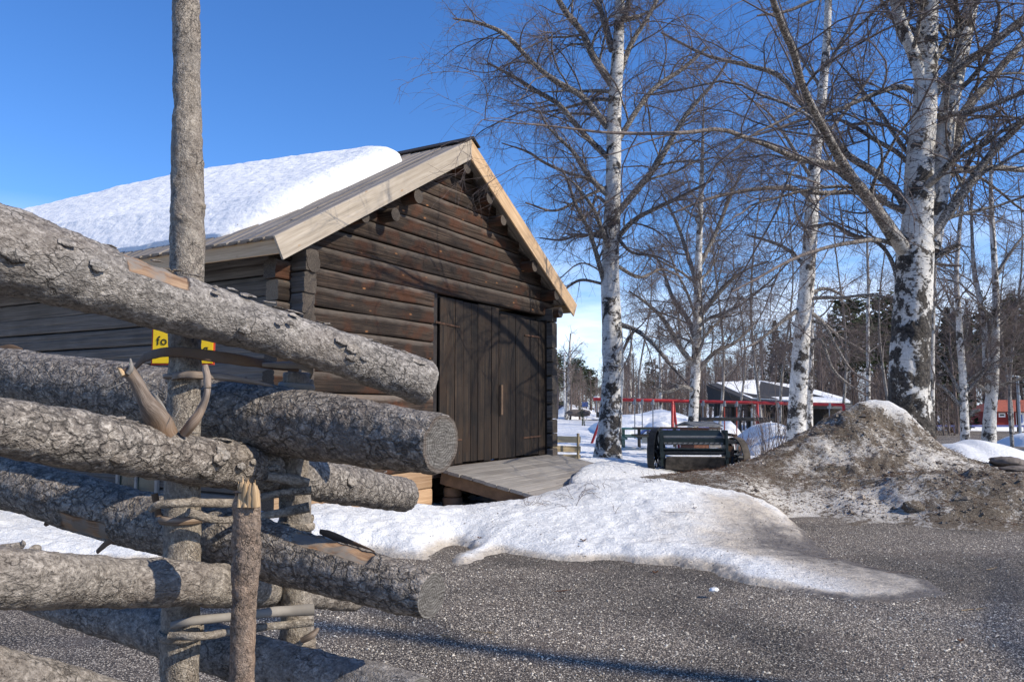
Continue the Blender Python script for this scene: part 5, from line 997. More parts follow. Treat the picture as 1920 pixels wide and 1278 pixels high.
# ------------------------------------------------------------------ seed drill
def B_(root, name, c, s, m, rz=0, tilt=None, label=None, b=.004):
    mb = MB(); box(mb, c, s, rz, tilt=tilt, b=b); o = mb.build(name, MATS[m], root)
    if label: o['label'] = label
    return o
def T_(root, name, pts, r, m, sides=8, label=None, n=None):
    mb = MB(); P = A(pts); P = P if n is None else crmspline(P, n); sweep(mb, P, prof_round(sides), scale=np.full(len(P), r)); o = mb.build(name, MATS[m], root)
    if label: o['label'] = label
    return o
def rotx(a): c, s = math.cos(a), math.sin(a); return A([[1, 0, 0], [0, c, -s], [0, s, c]])
DY = 13.6; sdc = at(1302, 800, DY); zdr = float(surf(sdc[0], DY)[0]); zdr = .22
drill = empty('seed_drill', (sdc[0], DY, zdr), R(-4)); tag(drill, 'old dark seed drill with iron wheels standing in the snow by the mound', 'seed drill')
def dz(py): return (758-py)*DY/FPX+EYE-zdr
def dx(px): return (px-960)*DY/FPX-sdc[0]
xl, xr = dx(1238), dx(1350)
def wheel(x, r=.50, w=.13, spoke_m='dark_iron', tread='rust'):
    wl = empty('wheel', (x, .05, r-.03), parent=drill); mb = MB(); th = np.linspace(0, 2*math.pi, 49)
    ring = np.stack([0*th, r*np.cos(th), r*np.sin(th)], -1); n = 49; V = []
    for rr_2, xx in ((r, -w/2), (r, w/2), (r-.022, w/2), (r-.022, -w/2)): V.append(np.stack([np.full(48, xx), rr_2*np.cos(th[:-1]), rr_2*np.sin(th[:-1])], -1))
    V = np.concatenate(V); i = np.arange(48); j = (i+1) % 48; f = np.vstack([np.stack([i+a*48, j+a*48, j+b*48, i+b*48], -1) for a, b in ((0, 1), (1, 2), (2, 3), (3, 0))]); mb.add(V, f, 0, False); mb.build('rim', MATS[tread], wl)
    for k in range(10):
        a = k*math.pi/5; mb = MB(); sweep(mb, A([[.0, 0, 0], [0.0, (r-.01)*math.cos(a), (r-.01)*math.sin(a)]]), prof_box(.045, .012, .002), up=(1, 0, 0), smooth=False); mb.build('spoke', MATS[spoke_m], wl)
    mb = MB(); sweep(mb, A([[-.11, 0, 0], [.11, 0, 0]]), prof_round(14), scale=[.07, .07]); mb.build('hub', MATS['dark_iron'], wl); return wl
wl = wheel(dx(1230), .45, .12, tread='dark_iron'); wl.rotation_euler = (0, 0, R(-20)); wr = wheel(dx(1376), .37, .13, 'pale_metal', 'tail_wood'); wr.rotation_euler = (0, 0, R(18)); wr['label'] = 'right wheel with a rusty tread and pale spokes'
T_(drill, 'axle', [(dx(1225), .05, .46), (dx(1382), .05, .46)], .03, 'dark_iron')
wd = xr-xl; xc = (xl+xr)/2
B_(drill, 'tail_board', (xc, -.33, dz(864)), (wd*.93, .03, .27), 'tail_wood', tilt=rotx(R(33))); B_(drill, 'tail_board', (xc, -.26, dz(846)), (wd*.98, .06, .05), 'dark_iron')
B_(drill, 'seed_box', (xc, -.05, dz(826)), (wd, .30, .11), 'green_black'); B_(drill, 'lower_beam', (xc, -.22, dz(839)), (wd*.98, .05, .03), 'green_black')
B_(drill, 'slide_rail', (xc, -.22, dz(829)), (wd*.95, .02, .032), 'hut_grey', label='grey perforated rail under the seed box')
for k in range(11): B_(drill, 'peg', (xl+.08+k*(wd-.16)/10, -.24, dz(828)), (.016, .02, .016), 'black_print')
B_(drill, 'lid', (xc, -.02, dz(812)), (wd*.97, .26, .035), 'lilac_paint' if False else 'green_black', tilt=rotx(R(20))); B_(drill, 'lid_strip', (xc, -.19, dz(817)), (wd*.96, .02, .035), 'hut_grey')
T_(drill, 'top_rail', [(xl, .10, dz(801)), (xr+.03, .10, dz(803))], .011, 'rust')
for k in range(12): T_(drill, 'tine', [(xl+.05+k*(wd-.1)/11, .10, dz(802)), (xl+.03+k*(wd-.1)/11, .02, dz(815))], .005, 'dark_iron', 5)
for k in range(12): T_(drill, 'seed_tube', [(xl+.06+k*(wd-.12)/11, -.1, dz(838)), (xl+.05+k*(wd-.12)/11, -.15, dz(849))], .007, 'dark_iron', 5)
for x in (xl-.02, xr+.03):
    B_(drill, 'side_frame', (x, -.08, dz(838)), (.05, .36, .62 if x > 0 else .60), 'green_black'); B_(drill, 'bracket', (x, -.30, dz(848)), (.07, .08, .10), 'green_black')
T_(drill, 'lever', [(xl-.08, .0, dz(812)), (xl-.12, -.05, dz(836)), (xl-.05, -.2, dz(858))], .02, 'dark_iron'); T_(drill, 'lever', [(xr+.1, 0, dz(822)), (xr+.16, -.1, dz(840)), (xr+.12, -.2, dz(866))], .022, 'dark_iron')
B_(drill, 'step_plate', (dx(1368), -.05, dz(827)), (.24, .20, .06), 'rubber', label='black pad beside the right wheel'); T_(drill, 'lever', [(xr+.03, 0, dz(806)), (xr+.1, 0, dz(845))], .03, 'green_black')
B_(drill, 'gear_cover', (xr+.12, -.1, dz(850)), (.10, .14, .30), 'rust'); B_(drill, 'under_fill', (xc, .1, .20), (wd*.95, .4, .26), 'dark_iron'); B_(drill, 'front_board', (xc, .12, dz(846)), (wd*.96, .03, .12), 'dark_iron'); T_(drill, 'lever', [(xl-.04, .05, dz(803)), (xl-.10, -.04, dz(822)), (xl-.06, -.05, dz(835))], .028, 'dark_iron')  # a dark block fills the space beneath the seed box
# ------------------------------------------------------------------ swing frame
Ysw = 35.; swing = empty('swing_set', tuple(at(1270, 758, Ysw)[:2])+(0,)); tag(swing, 'long red swing frame with a thin top bar and splayed red legs', 'swing'); O_ = A(swing.location)
def sw(px, py, Y=Ysw): return at(px, py, Y)-O_
def sw_bar(name, pts, r, m, **k): return T_(swing, name, [p for p in pts], r, m, **k)
for a, b in ((1112, 1261), (1261, 1421), (1421, 1582)): sw_bar('top_bar', [sw(a, 748+(a-1112)*.022), sw(b, 748+(b-1112)*.022)], .075, 'red_paint')
def aframe(px, py, fy):
    top = sw(px, py)
    for sx, dy in ((-7, -1.6), (8, -1.6)):
        ft = at(px+sx, fy, Ysw)-O_; ft[1] += dy*(-1 if sx > 0 else 1)*.5; sw_bar('leg', [top, ft], .065, 'red_paint')
aframe(1261, 751, 815); aframe(1420, 755, 846); aframe(1582, 758, 846)
sw_bar('leg', [sw(1140, 749), sw(1109, 832)], .06, 'red_paint'); sw_bar('leg', [sw(1262, 751), sw(1274, 848)], .06, 'red_paint')
for px, m, b in ((1190, 'chain', 822), (1204, 'chain', 820), (1224, 'chain', 812), (1296, 'chain', 815), (1318, 'chain', 815), (1358, 'red_chain', 812), (1381, 'red_chain', 816), (1458, 'chain', 815), (1480, 'chain', 815), (1555, 'chain', 812)):
    sw_bar('chain', [sw(px, 750+(px-1112)*.022), sw(px+.5, b)], .026 if px != 1170 else .05, m); sw_bar('bracket', [sw(px, 746+(px-1112)*.022), sw(px, 756+(px-1112)*.022)], .09, 'chain')
sw_bar('seat', [sw(1203, 823), sw(1225, 814)], .07, 'rubber'); sw_bar('seat', [sw(1296, 816), sw(1318, 816)], .07, 'rubber'); sw_bar('seat', [sw(1358, 813), sw(1381, 817)], .07, 'rubber')
# playground furniture
def place(name, px, py, Y, rz, label, cat, group=None):
    q = at(px, py, Y); e = empty(name, tuple(q), rz); tag(e, label, cat, group); return e
def table(px, py, Y, rz, w, label, m='shelter_dark'):
    e = place('picnic_table', px, py, Y, rz, label, 'table', 'playground tables'); B_(e, 'table_top', (0, 0, .74), (w, .8, .05), m)
    for s in (-1, 1):
        B_(e, 'bench', (0, s*.75, .45), (w, .28, .045), m); B_(e, 'leg', (s*w*.38, 0, .37), (.07, 1.4, .07), m); B_(e, 'leg', (s*w*.38, -.2, .36), (.07, .07, .72), m); B_(e, 'leg', (s*w*.38, .2, .36), (.07, .07, .72), m)
table(1198, 838, 31, R(4), 1.7, 'green and dark picnic table just right of the barn birch', 'green_paint'); table(1232, 838, 30, R(-3), 1.8, 'dark picnic table between the barn birch and the seed drill')
hs = place('play_house', 1213, 830, 32, 0, 'tiny white toy house seen between the picnic tables', 'play house'); B_(hs, 'wall', (0, 0, .18), (.5, .5, .36), 'white_paint')
for s in (-1, 1): B_(hs, 'roof', (s*.15, 0, .45), (.40, .6, .04), 'lilac_paint', tilt=A([[math.cos(s*.65), 0, math.sin(s*.65)], [0, 1, 0], [-math.sin(s*.65), 0, math.cos(s*.65)]]))
B_(hs, 'door', (.05, -.26, .15), (.16, .02, .26), 'shelter_dark')
ht = place('play_hut', 1312, 840, 25, R(25), 'low brown play hut with a grey roof behind the seed drill', 'play hut'); B_(ht, 'wall', (-.2, 0, .33), (.6, .7, .66), 'hut_brown'); B_(ht, 'roof', (.0, -.22, .78), (1.15, .52, .04), 'hut_grey', tilt=rotx(R(14))); B_(ht, 'roof', (.0, .26, .78), (1.15, .52, .04), 'hut_grey', tilt=rotx(R(-14)))
for k in range(9): B_(ht, 'slat', (.12+k*.05, -.37, .36), (.03, .03, .66), 'weathered')
bx = place('slide_base', 1275, 822, 33, 0, 'low blue play platform behind the seed drill', 'platform'); B_(bx, 'deck', (0, 0, .42), (3.0, 1.0, .12), 'lilac_paint')
for s in (-1.3, 1.3): B_(bx, 'leg', (s, 0, .2), (.1, .8, .4), 'shelter_dark')
tb = place('garden_table', 1382, 812, 34, 0, 'dark low table near the bushes in front of the pavilion', 'table', 'playground tables'); B_(tb, 'table_top', (0, 0, .62), (2.9, 1.2, .14), 'shelter_dark')
for s in (-1.2, 1.2): B_(tb, 'leg', (s, 0, .28), (.12, .9, .56), 'shelter_dark')
# snow heaps
def heap(pts, Y, dep, label, seed, m='clean_snow', z0=None):
    """outline of the crest in photo pixels at depth Y, dep metres deep"""
    pts = A(pts, float); n, mm = 70, 34; t = np.linspace(0, 1, n); px = np.interp(t, np.linspace(0, 1, len(pts)), pts[:, 0]); py = crmspline(np.c_[pts, np.zeros(len(pts))], n)[:, 1]; c = at(pts[:, 0].mean(), 790, Y); zg = float(surf(c[0], Y)[0]) if z0 is None else z0
    V = []
    for j in range(mm):
        s = j/(mm-1)*2-1; y = Y+s*dep; q = A([at(a, b, Y) for a, b in zip(px, py)]); h = np.maximum(q[:, 2]-zg, 0)*(1-s*s)**.7*np.sqrt(np.clip(np.sin(np.clip(t, 0, 1)*math.pi), 0, 1))**.3; x = q[:, 0]; h = h*(1+.10*F2(x, np.full(n, y), .9, 4, seed))-.08
        V.append(np.stack([x-c[0], np.full(n, y-Y), h], -1))
    mb = MB(); mb.add(np.concatenate(V), grid_faces(mm, n), 0, True); o = mb.build('snow_heap', MATS[m]); o.location = (c[0], Y, zg); tag(o, label, 'snow heap', 'heaps of ploughed snow'); return o
heap([(1110, 785), (1165, 772), (1200, 772), (1235, 765), (1262, 768), (1290, 776), (1320, 795)], 46, 5, 'long rounded snow heap behind the left half of the red swing frame', 1)
heap([(1180, 812), (1210, 795), (1235, 786), (1260, 796), (1290, 812)], 42, 3, 'lower pointed snow heap in front of the long rounded one', 2); heap([(1310, 800), (1340, 782), (1358, 780), (1375, 795)], 44, 3, 'small snow heap behind the play hut', 3)
heap([(1375, 822), (1400, 808), (1425, 790), (1450, 788), (1480, 796), (1510, 812)], 31, 3, 'snow heap under the pavilion eaves right of the bushes', 4); heap([(1030, 778), (1045, 766), (1065, 757), (1085, 760), (1110, 768), (1135, 778)], 84, 6, 'far snow heap behind the flagpole', 5)
heap([(1745, 832), (1775, 822), (1800, 824), (1825, 818), (1850, 822), (1880, 830), (1925, 846), (1990, 860)], 24, 1.6, 'broken snow bank along the near side of the road', 6, 'snow', z0=-.25); heap([(1885, 832), (1905, 815), (1925, 808), (1980, 806), (2040, 830)], 40, 2, 'snow pile at the foot of the street lamp', 7, 'clean_snow')
heap([(1740, 812), (1760, 798), (1800, 796), (1840, 795), (1900, 797), (1960, 798), (2040, 806)], 80, 2.5, 'far snow bank on the other side of the road', 8); heap([(1300, 800), (1325, 788), (1345, 786), (1365, 795)], 52, 3, 'flat snow heap inside the open pavilion', 9)
# bushes and saplings
def shrub(px, py, Y, H, n, sp, m, label, seed, name='bush', lev=3, r0=.012, cat='bush', grp=None, up=1.2):
    r_ = np.random.default_rng(seed); q = at(px, py, Y); z = float(surf(q[0], q[1])[0]); root = empty(name, (q[0], q[1], z)); tag(root, label, cat, grp); a = r_.uniform(0, 6.28, n)
    p0 = np.stack([r_.normal(0, sp*.25, n), r_.normal(0, sp*.2, n), np.full(n, -.05)], -1); d = np.stack([np.cos(a)*sp/H, np.sin(a)*sp/H, np.full(n, up)], -1); P1, R1 = grow(p0, d, r_.uniform(.6, 1., n)*H*1.05, np.full(n, r0), 7, r_, .10); mb = MB(); tubes(mb, P1, R1, 4)
    o = mb.build('stem', MATS[m], root); o['kind'] = 'stuff'; p, d, l, r = spawn(P1, R1, lev, .15, 1, .6, r_, .35, .5, .1, r0*.35); P2, R2 = grow(p, d, l, r, 4, r_, .2); mb = MB(); tubes(mb, P2, R2, 3); p, d, l, r = spawn(P2, R2, 3, .2, 1, .6, r_, .5, .6, 0, r0*.3); P3, R3 = grow(p, d, l, r, 3, r_, .25); tubes(mb, P3, R3, 3); o = mb.build('twigs', MATS[m], root); o['kind'] = 'stuff'
shrub(1398, 828, 30, 1.1, 60, .9, 'orange_twig', 'brown twiggy bush by the red swing legs', 1, r0=.010); shrub(1375, 826, 29, .9, 40, .7, 'orange_twig', 'lower brown twiggy bush left of the larger one', 2, r0=.010); shrub(1432, 828, 27, .7, 30, .6, 'dry_grass', 'pale dry bush at the left edge of the mound', 3, r0=.007)
for k, (px, H) in enumerate(((1436, 2.3), (1452, 2.6), (1468, 2.2), (1482, 2.4))): shrub(px, 822, 26, H, 9, .35, 'far_twigs', ('leftmost', 'second', 'third', 'rightmost')[k]+' of four thin grey saplings in front of the pavilion', 10+k, 'sapling', 4, .013, 'sapling', 'saplings in front of the pavilion')
for k, (px, py, Y) in enumerate(((1655, 800, 50), (1580, 800, 52), (1780, 800, 58))): shrub(px, py, Y, 3.2, 24, 1.6, 'far_twigs', ('thicket behind the top of the dirty mound', 'thicket at the right end of the pavilion', 'thicket across the road behind the thin birch pair')[k], 20+k, lev=5, r0=.02)
shrub(1093, 800, 60, 1.9, 4, .3, 'needles', 'knee-high young pine on the far snow', 30, 'young_pine', 9, .03, 'tree')
# dead stalks sticking out of the near snow
for k, (px, py, Y, H, s) in enumerate(((1030, 945, 9.2, .28, 1), (1090, 930, 9.4, .30, 2), (1130, 925, 9.5, .22, 3), (1075, 950, 9.1, .25, 4), (990, 945, 9.2, .16, 5), (1240, 905, 10, .14, 6), (1222, 912, 10, .18, 7), (1300, 900, 10.2, .12, 8), (1160, 965, 8.8, .12, 9))):
    r_ = np.random.default_rng(500+s); q = at(px, py, Y); n = 4; z = float(surf(q[0], q[1])[0]); a = r_.uniform(0, 6.28, n); P1, R1 = grow(np.stack([r_.normal(0, .05, n), r_.normal(0, .04, n), np.full(n, -.02)], -1), np.stack([np.cos(a)*.9, np.sin(a)*.5, np.full(n, .8)], -1), np.full(n, H*1.3), np.full(n, .0030), 8, r_, .30, -.06); mb = MB(); tubes(mb, P1, R1, 4)
    p, d, l, r = spawn(P1, R1, 3, .3, 1, .8, r_, .4, .6, 0, .0018); P2, R2 = grow(p, d, l, r, 4, r_, .25); tubes(mb, P2, R2, 3); o = mb.build('dry_stalk', MATS['far_twigs'], loc=(q[0], q[1], z)); tag(o, ('tall dry stalk near the snow slab end of the ramp', 'largest dry stalk on the snow crest', 'dry stalk right of the largest one on the crest', 'dry stalk just below the largest one', 'short dry stalk where ramp corner meets the snow', 'tiny stalk in the snow before the seed drill', 'dry stalk in the snow before the left drill wheel', 'tiny stalk in the snow before the right drill wheel', 'short stalk low on the front snow slope')[s-1], 'stalk', 'dry stalks in the snow')
# twigs, leaves and cones on snow and gravel
for k, (px, py, ln, m, lab) in enumerate(((1640, 1060, .40, 'far_twigs', 'long dark twig lying on the thin ice tongue'), (1690, 1073, .30, 'far_twigs', 'dark twig at the upper edge of the thin ice tongue'), (1560, 1050, .25, 'far_twigs', 'short twig at the root of the ice tongue'), (1270, 1010, .35, 'far_twigs', 'curved twig lying on the snow bank'),
                                   (850, 1186, .18, 'dry_grass', 'straw lying on the gravel near the lower rail end'), (918, 1178, .22, 'dry_grass', 'pale straw on the gravel right of the lower rail end'), (1835, 1141, .25, 'dry_grass', 'yellow straw on the gravel beyond the ice tongue'), (1870, 1065, .2, 'dry_grass', 'bent straw on the gravel at the right edge'), (1060, 1105, .16, 'leaf_litter', 'reddish needle sprig in front of the snow bank'))):
    q = at_z(px, py, .02); z = float(surf(q[0], q[1])[0]); r_ = np.random.default_rng(600+k); a = r_.uniform(-.5, .5); P1, R1 = grow(A([[-ln/2, 0, .012]]), A([[math.cos(a), math.sin(a), 0]]), A([ln]), A([.0035]), 10, r_, .16); P1[..., 2] = .010+.01*np.abs(P1[..., 2]); mb = MB(); tubes(mb, P1, R1, 5); p, d, l, r = spawn(P1, R1, 4, .2, 1, .7, r_, .3, .6); d[:, 2] *= .1; P2, R2 = grow(p, d, l, r, 3, r_, .2); P2[..., 2] = np.abs(P2[..., 2])*.4+.006; tubes(mb, P2, R2, 3)
    o = mb.build('twig', MATS[m], loc=(q[0], q[1], z)); tag(o, lab, 'twig', 'twigs and straws on the ground')
for k, (px, py, s, lab) in enumerate(((1094, 999, .030, 'brown curled leaf on the front face of the snow bank'), (1228, 1066, .026, 'dark cone at the foot of the snow bank'), (1800, 1188, .02, 'orange leaf on the gravel near the right side'), (899, 979, .02, 'brown leaf at the dirty notch of the snow bank'), (1303, 945, .018, 'small brown leaf on top of the snow field'))):
    Yg = 1.5*FPX/(py-758) if py > 1040 else {999: 8.0, 979: 8.3, 945: 8.9}[py]; q = at(px, py, Yg); z = float(surf(q[0], q[1])[0]); n = 7; mb = MB(); a = np.linspace(0, 6.283, n*2+1)[:-1]; rr_2 = s*(1+.3*np.sin(a*3+k)); V = np.stack([rr_2*np.cos(a), rr_2*.7*np.sin(a), .4*s+.35*s*np.cos(a*2)], -1); V = np.vstack([V, [[0, 0, .2*s]], V*A([.8, .8, .3])])
    m_ = len(a); i = np.arange(m_); j = (i+1) % m_; f1 = np.stack([np.full(m_, m_), i, j], -1); f2 = np.stack([i, i+m_+1, j+m_+1, j], -1); mb.add(V, [f1, f2], 0, False); o = mb.build('fallen_leaf', MATS['leaf_litter'], loc=(q[0], q[1], z+.005)); tag(o, lab, 'leaf', 'fallen leaves')
def stone(px, py, Y, sx, sy, sz, label, seed, m='stone', name='stone', cat='stone'):
    q = at(px, py, Y); n, k = 28, 16; a = np.linspace(0, 2*math.pi, n+1)[:-1]; b = np.linspace(-1.5, 1.5, k); Aa, Bb = np.meshgrid(a, b); D = np.stack([np.cos(Aa)*np.cos(Bb), np.sin(Aa)*np.cos(Bb), np.sin(Bb)], -1); rr_2 = 1+.34*fbm(D, 1.6, 3, seed)+.16*fbm(D, 5, 4, seed); V = D*rr_2[..., None]*A([sx, sy, sz])
    i = np.arange(k-1)[:, None]*n; j = np.arange(n)[None]; jn = (j+1) % n; f = np.stack([i+j, i+jn, i+n+jn, i+n+j], -1).reshape(-1, 4); mb = MB(); mb.add(V.reshape(-1, 3), f, 0, True); o = mb.build(name, MATS[m], loc=tuple(q)); tag(o, label, cat, 'stones and clods round the mound'); return o
stone(1888, 866, 12.4, .27, .2, .09, 'smooth dark stone on the snow right of the mound', 1); stone(1905, 878, 11.2, .22, .1, .045, 'flat dark stone lying below the smooth one', 2); stone(1712, 952, 10.15, .13, .12, .09, 'larger dirty clod at the foot of the mound', 3, 'dirty_snow', 'earth_clod', 'clod'); stone(1748, 960, 10.1, .09, .08, .05, 'small dark clod beside the larger dirty one', 4, 'stone', 'earth_clod', 'clod')
stone(1868, 938, 10.3, .3, .1, .09, 'long dirty ice block low on the right flank of the mound', 5, 'dirty_snow', 'ice_block', 'ice block'); stone(1338, 1105, 6.15, .035, .03, .018, 'small pale lump of ice on the gravel', 6, 'clean_snow', 'ice_lump', 'ice lump')
for k, (px, py, s) in enumerate(((1085, 770, 1), (1042, 783, 2))): stone(px, py+4, 76+k*4, 1.2, .8, .35, ('dark bare patch of rock left of the young pine', 'dark rock showing through the snow by the flagpole')[k], 7+k)
# plank fence beside the barn
pf = empty('plank_fence', tuple(at(1050, 850, 15.4)[:2])+(float(surf(*at(1050, 850, 15.4)[:2])[0])-.05,)); tag(pf, 'low fence of three pale planks between barn corner and birch', 'fence'); Yp = 15.4; O_ = A(pf.location)
for y0, y1, h in ((817, 829, 12), (835, 847, 12), (850, 860, 8)):
    a = at(1010, (y0+y1)/2-1, Yp)-O_; b = at(1088, (y0+y1)/2+1, Yp+.5)-O_; mb = MB(); t = np.linspace(0, 1, 6)[:, None]; sweep(mb, a*(1-t)+b*t, prof_box(.03, h*Yp/FPX, .003), smooth=False); mb.build('plank', MATS['fence_plank'], pf)
for px in (1028, 1084): a = at(px, 812, Yp+.12)-O_; b = at(px, 868, Yp+.12)-O_; T_(pf, 'post', [a, b], .028, 'fence_plank')
# flagpole, lamps, car, small blue signs
fp = place('flagpole', 1059, 782, 80, 0, 'tall white flagpole standing in the far snow', 'flagpole'); T_(fp, 'pole', [(0, 0, -.2), (0, 0, 6.6)], .085, 'white_paint'); T_(fp, 'knob', [(0, 0, 6.6), (0, 0, 6.72)], .12, 'white_paint')
lp = place('path_lamp', 1119, 782, 72, 0, 'small lamp with a flat white hat left of the barn birch', 'lamp', 'lamp posts'); T_(lp, 'pole', [(0, 0, 0), (0, 0, 1.9)], .05, 'galvanised'); mb = MB(); sweep(mb, A([[0, 0, 1.75], [0, 0, 1.85], [0, 0, 1.95]]), prof_round(12), scale=[.10, .28, .24], up=(1, 0, 0)); mb.build('lamp_head', MATS['white_paint'], lp); B_(lp, 'bin', (.1, -.1, .25), (.3, .3, .5), 'rubber')
for px, lab in ((1023, 'small blue sign right at the barn corner'), (1097, 'small blue sign at the forest edge left of the path lamp')):
    e = place('road_sign', px, 778, 90, 0, lab, 'sign', 'small blue signs'); T_(e, 'pole', [(0, 0, 0), (0, 0, 1.2)], .05, 'galvanised'); B_(e, 'sign_plate', (0, -.08, 1.25), (.7, .04, .55), 'blue_paint')
def car(px, py, Y, rz, label):
    e = place('parked_car', px, py, Y, rz, label, 'car'); prof = A([(-2.1, .35), (-2.15, .75), (-1.5, .95), (-.9, 1.4), (.7, 1.42), (1.35, 1.0), (2.1, .85), (2.15, .4)])
    n = len(prof); V = np.vstack([np.c_[prof[:, 0], np.full(n, s), prof[:, 1]] for s in (-.85, -.88, .88, .85)]); V[:n, 1] = -.80; V[3*n:, 1] = .80; mb = MB(); i = np.arange(n); j = (i+1) % n
    f = np.vstack([np.stack([i+a*n, j+a*n, j+(a+1)*n, i+(a+1)*n], -1) for a in range(3)]); cp_ = [np.arange(n)[None], np.arange(3*n, 4*n)[::-1][None]]; mb.add(V, [f]+cp_, 0, False); mb.build('body', MATS['car_paint'], e)
    for s in (-1, 1): B_(e, 'window', (-.1, s*.875, 1.16), (1.7, .03, .34), 'glass_dark')
    for x in (-1.35, 1.35):
        for s in (-1, 1): T_(e, 'wheel', [(x, s*.72, .33), (x, s*.90, .33)], .33, 'rubber', 16)
car(1050, 776, 86, R(12), 'dark blue car half hidden by the far snow heap near the flagpole')
# open pavilion with a snowy roof
pv = place('pavilion', 1462, 812, 52, R(4), 'low dark open pavilion with a broad snow-covered roof', 'pavilion'); O_ = A(pv.location)
def q_(px, py, Y): 
    v = at(px, py, Y)-O_; c, s = math.cos(-R(4)), math.sin(-R(4)); return A([v[0]*c-v[1]*s, v[0]*s+v[1]*c, v[2]])
def slabq(name, P, th, m, label=None):
    P = A(P); nrm = np.cross(P[1]-P[0], P[-1]-P[0]); nrm /= np.linalg.norm(nrm); nrm = nrm*(1 if nrm[2] > 0 else -1)*th; n = len(P); mb = MB(); i = np.arange(n); j = (i+1) % n; mb.add(np.vstack([P, P+nrm]), [np.arange(n)[::-1][None], np.arange(n, 2*n)[None], np.stack([i, j, j+n, i+n], -1)], 0, False); o = mb.build(name, MATS[m], pv)
    if label: o['label'] = label
slabq('roof', [q_(1328, 722, 56), q_(1400, 753, 49.5), q_(1505, 759, 47), q_(1598, 760, 50), q_(1598, 755, 56), q_(1420, 716, 60)], .12, 'shelter_dark')
slabq('roof_snow', [q_(1343, 720.5, 57), q_(1408, 750.5, 50.2), q_(1500, 756, 48), q_(1594, 756, 50.5), q_(1586, 750, 57), q_(1500, 726, 61), q_(1415, 715.5, 60)], .16, 'clean_snow', 'thick snow on the pavilion roof')
slabq('gable', [q_(1325, 722, 56.2), q_(1330, 762, 54), q_(1400, 764, 50.5), q_(1400, 753, 50.3)], .05, 'shelter_wall')
for px in (1268, 1311, 1342, 1350, 1374, 1405, 1440, 1470, 1540, 1592): B_(pv, 'post', tuple(q_(px, 785, 53 if px < 1500 else 51)), (.2, .2, 2.2), 'shelter_dark')
B_(pv, 'wall', tuple(q_(1530, 784, 57)), (5.4, .2, 2.0), 'shelter_dark'); B_(pv, 'fascia', tuple(q_(1552, 762, 49)), (3.2, .12, .28), 'hut_grey'); T_(pv, 'drain_pipe', [q_(1410, 765, 48), q_(1410, 810, 48)], .07, 'galvanised')
# road, house, street lamp, railing
xs = np.linspace(0, 1, 60); V = []
def roadp(a, s): return None
rows = []
for t in np.linspace(0, 1, 50):
    Y = 30+t*34; 
    rows.append(Y)
mbr = MB(); V = []
for Yc in np.linspace(31, 68, 36):
    for X in np.linspace(0, 1, 40):
        x0 = Yc*.53; x = x0+X*70; y = Yc+ .10*(x-x0)*-1.0; V.append((x, y, 0))
V = A(V); V[:, 2] = surf(V[:, 0], V[:, 1])+.05; mbr.add(V, grid_faces(36, 40), 0, True); o = mbr.build('road', MATS['asphalt']); tag(o, kind='structure')
rh = place('red_house', 1925, 794, 120, R(-8), 'dark red house with a tiled roof at the right edge', 'house'); W_, D_2, Hh = 11.0, 8., 2.0
zb = rh.location.z
B_(rh, 'wall', (0, 4, .75), (W_, D_2, 2.3), 'red_wall'); n = 0
def roofq(P, m='red_tile'):
    P = A(P); mb = MB(); k = len(P); i = np.arange(k); j = (i+1) % k; mb.add(np.vstack([P, P-A([0, 0, .12])]), [np.arange(k)[None], np.arange(k, 2*k)[::-1][None], np.stack([j, i, i+k, j+k], -1)], 0, False); mb.build('roof', MATS[m], rh)
ev, rz_ = 1.95, 3.7; x0, x1, y0, y1 = -W_/2-.5, W_/2+.5, -.6, 8.6
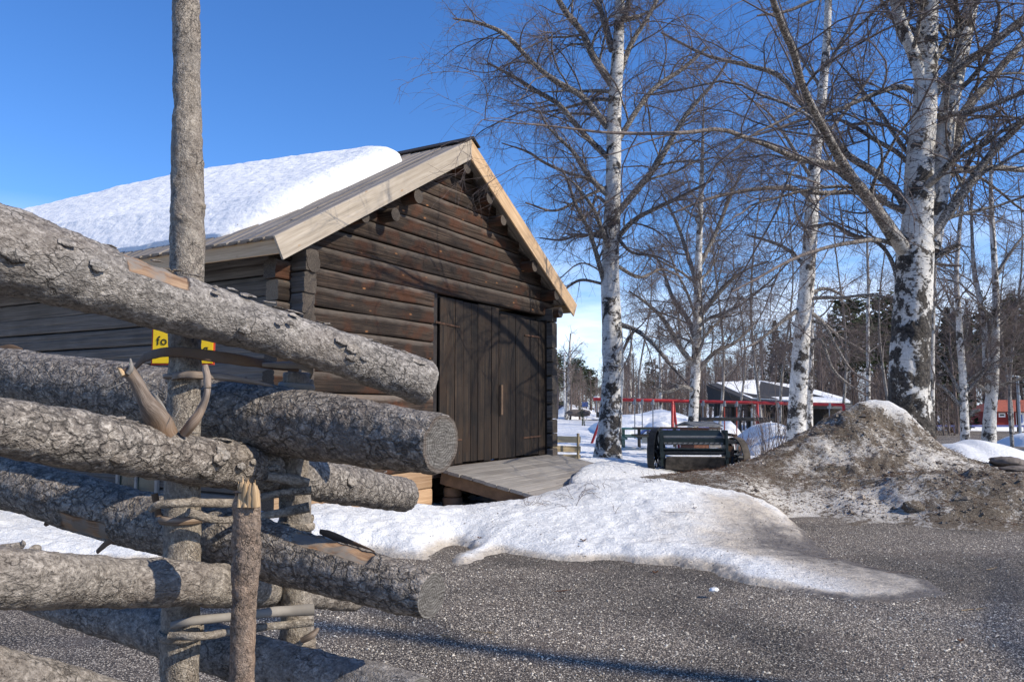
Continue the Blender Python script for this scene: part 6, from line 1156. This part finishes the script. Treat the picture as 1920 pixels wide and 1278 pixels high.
roofq([(x0, y0, ev), (x1, y0, ev), (x1-3.4, 4, rz_), (x0+3.4, 4, rz_)]); roofq([(x0, y1, ev), (x0, y0, ev), (x0+3.4, 4, rz_)]); roofq([(x1, y0, ev), (x1, y1, ev), (x1-3.4, 4, rz_)]); roofq([(x1, y1, ev), (x0, y1, ev), (x0+3.4, 4, rz_), (x1-3.4, 4, rz_)])
B_(rh, 'eave_board', (0, -.55, ev-.16), (W_+1, .06, .14), 'black_print')
for x in (-4.9, -3.5, 2.2): f = B_(rh, 'window', (x, -.03, 1.32), (.95, .06, .62), 'white_paint'); mb = MB(); box(mb, (x, -.07, 1.32), (.62, .04, .22)); mb.build('pane', MATS['glass_dark'], f)
f = B_(rh, 'door', (-.9, -.03, .75), (1.2, .06, 1.9), 'white_paint'); mb = MB(); box(mb, (-.9, -.07, .75), (.6, .04, 1.3)); mb.build('pane', MATS['blue_paint'], f); T_(rh, 'drain_pipe', [(-2.9, -.5, 1.75), (-2.6, -.1, 1.4), (-2.55, -.1, -.2)], .06, 'white_paint')
sl_ = place('street_lamp', 1913, 812, 42, 0, 'tall grey street lamp with a curved arm in front of the red house', 'street lamp', 'lamp posts'); T_(sl_, 'pole', [(0, 0, -.3), (0, 0, 3.1)], .075, 'galvanised'); T_(sl_, 'arm', [(0, 0, 3.05), (-.15, 0, 3.12), (-.38, 0, 3.10)], .035, 'galvanised'); T_(sl_, 'arm', [(0, 0, 3.1), (.25, 0, 3.0), (.5, 0, 2.9)], .03, 'galvanised'); mb = MB(); box(mb, (-.42, 0, 3.09), (.34, .14, .10)); mb.build('lamp_head', MATS['pale_metal'], sl_)
rl = place('road_railing', 1800, 806, 66, 0, 'low blue railing along the far side of the road', 'railing')
for a in (0, .0): pass
B_(rl, 'rail', (4.0, 0, .35), (16, .08, .16), 'lilac_paint')
for k in range(6): B_(rl, 'post', (-3.5+k*3, 0, .1), (.1, .1, .6), 'lilac_paint')
mk = place('plastic_marker', 1899, 797, 110, 0, 'short orange-red snow marker in front of the red house', 'marker'); T_(mk, 'stick', [(0, 0, 0), (0, 0, .7)], .12, 'red_chain'); T_(mk, 'knob', [(0, 0, .7), (0, 0, .8)], .06, 'red_chain')
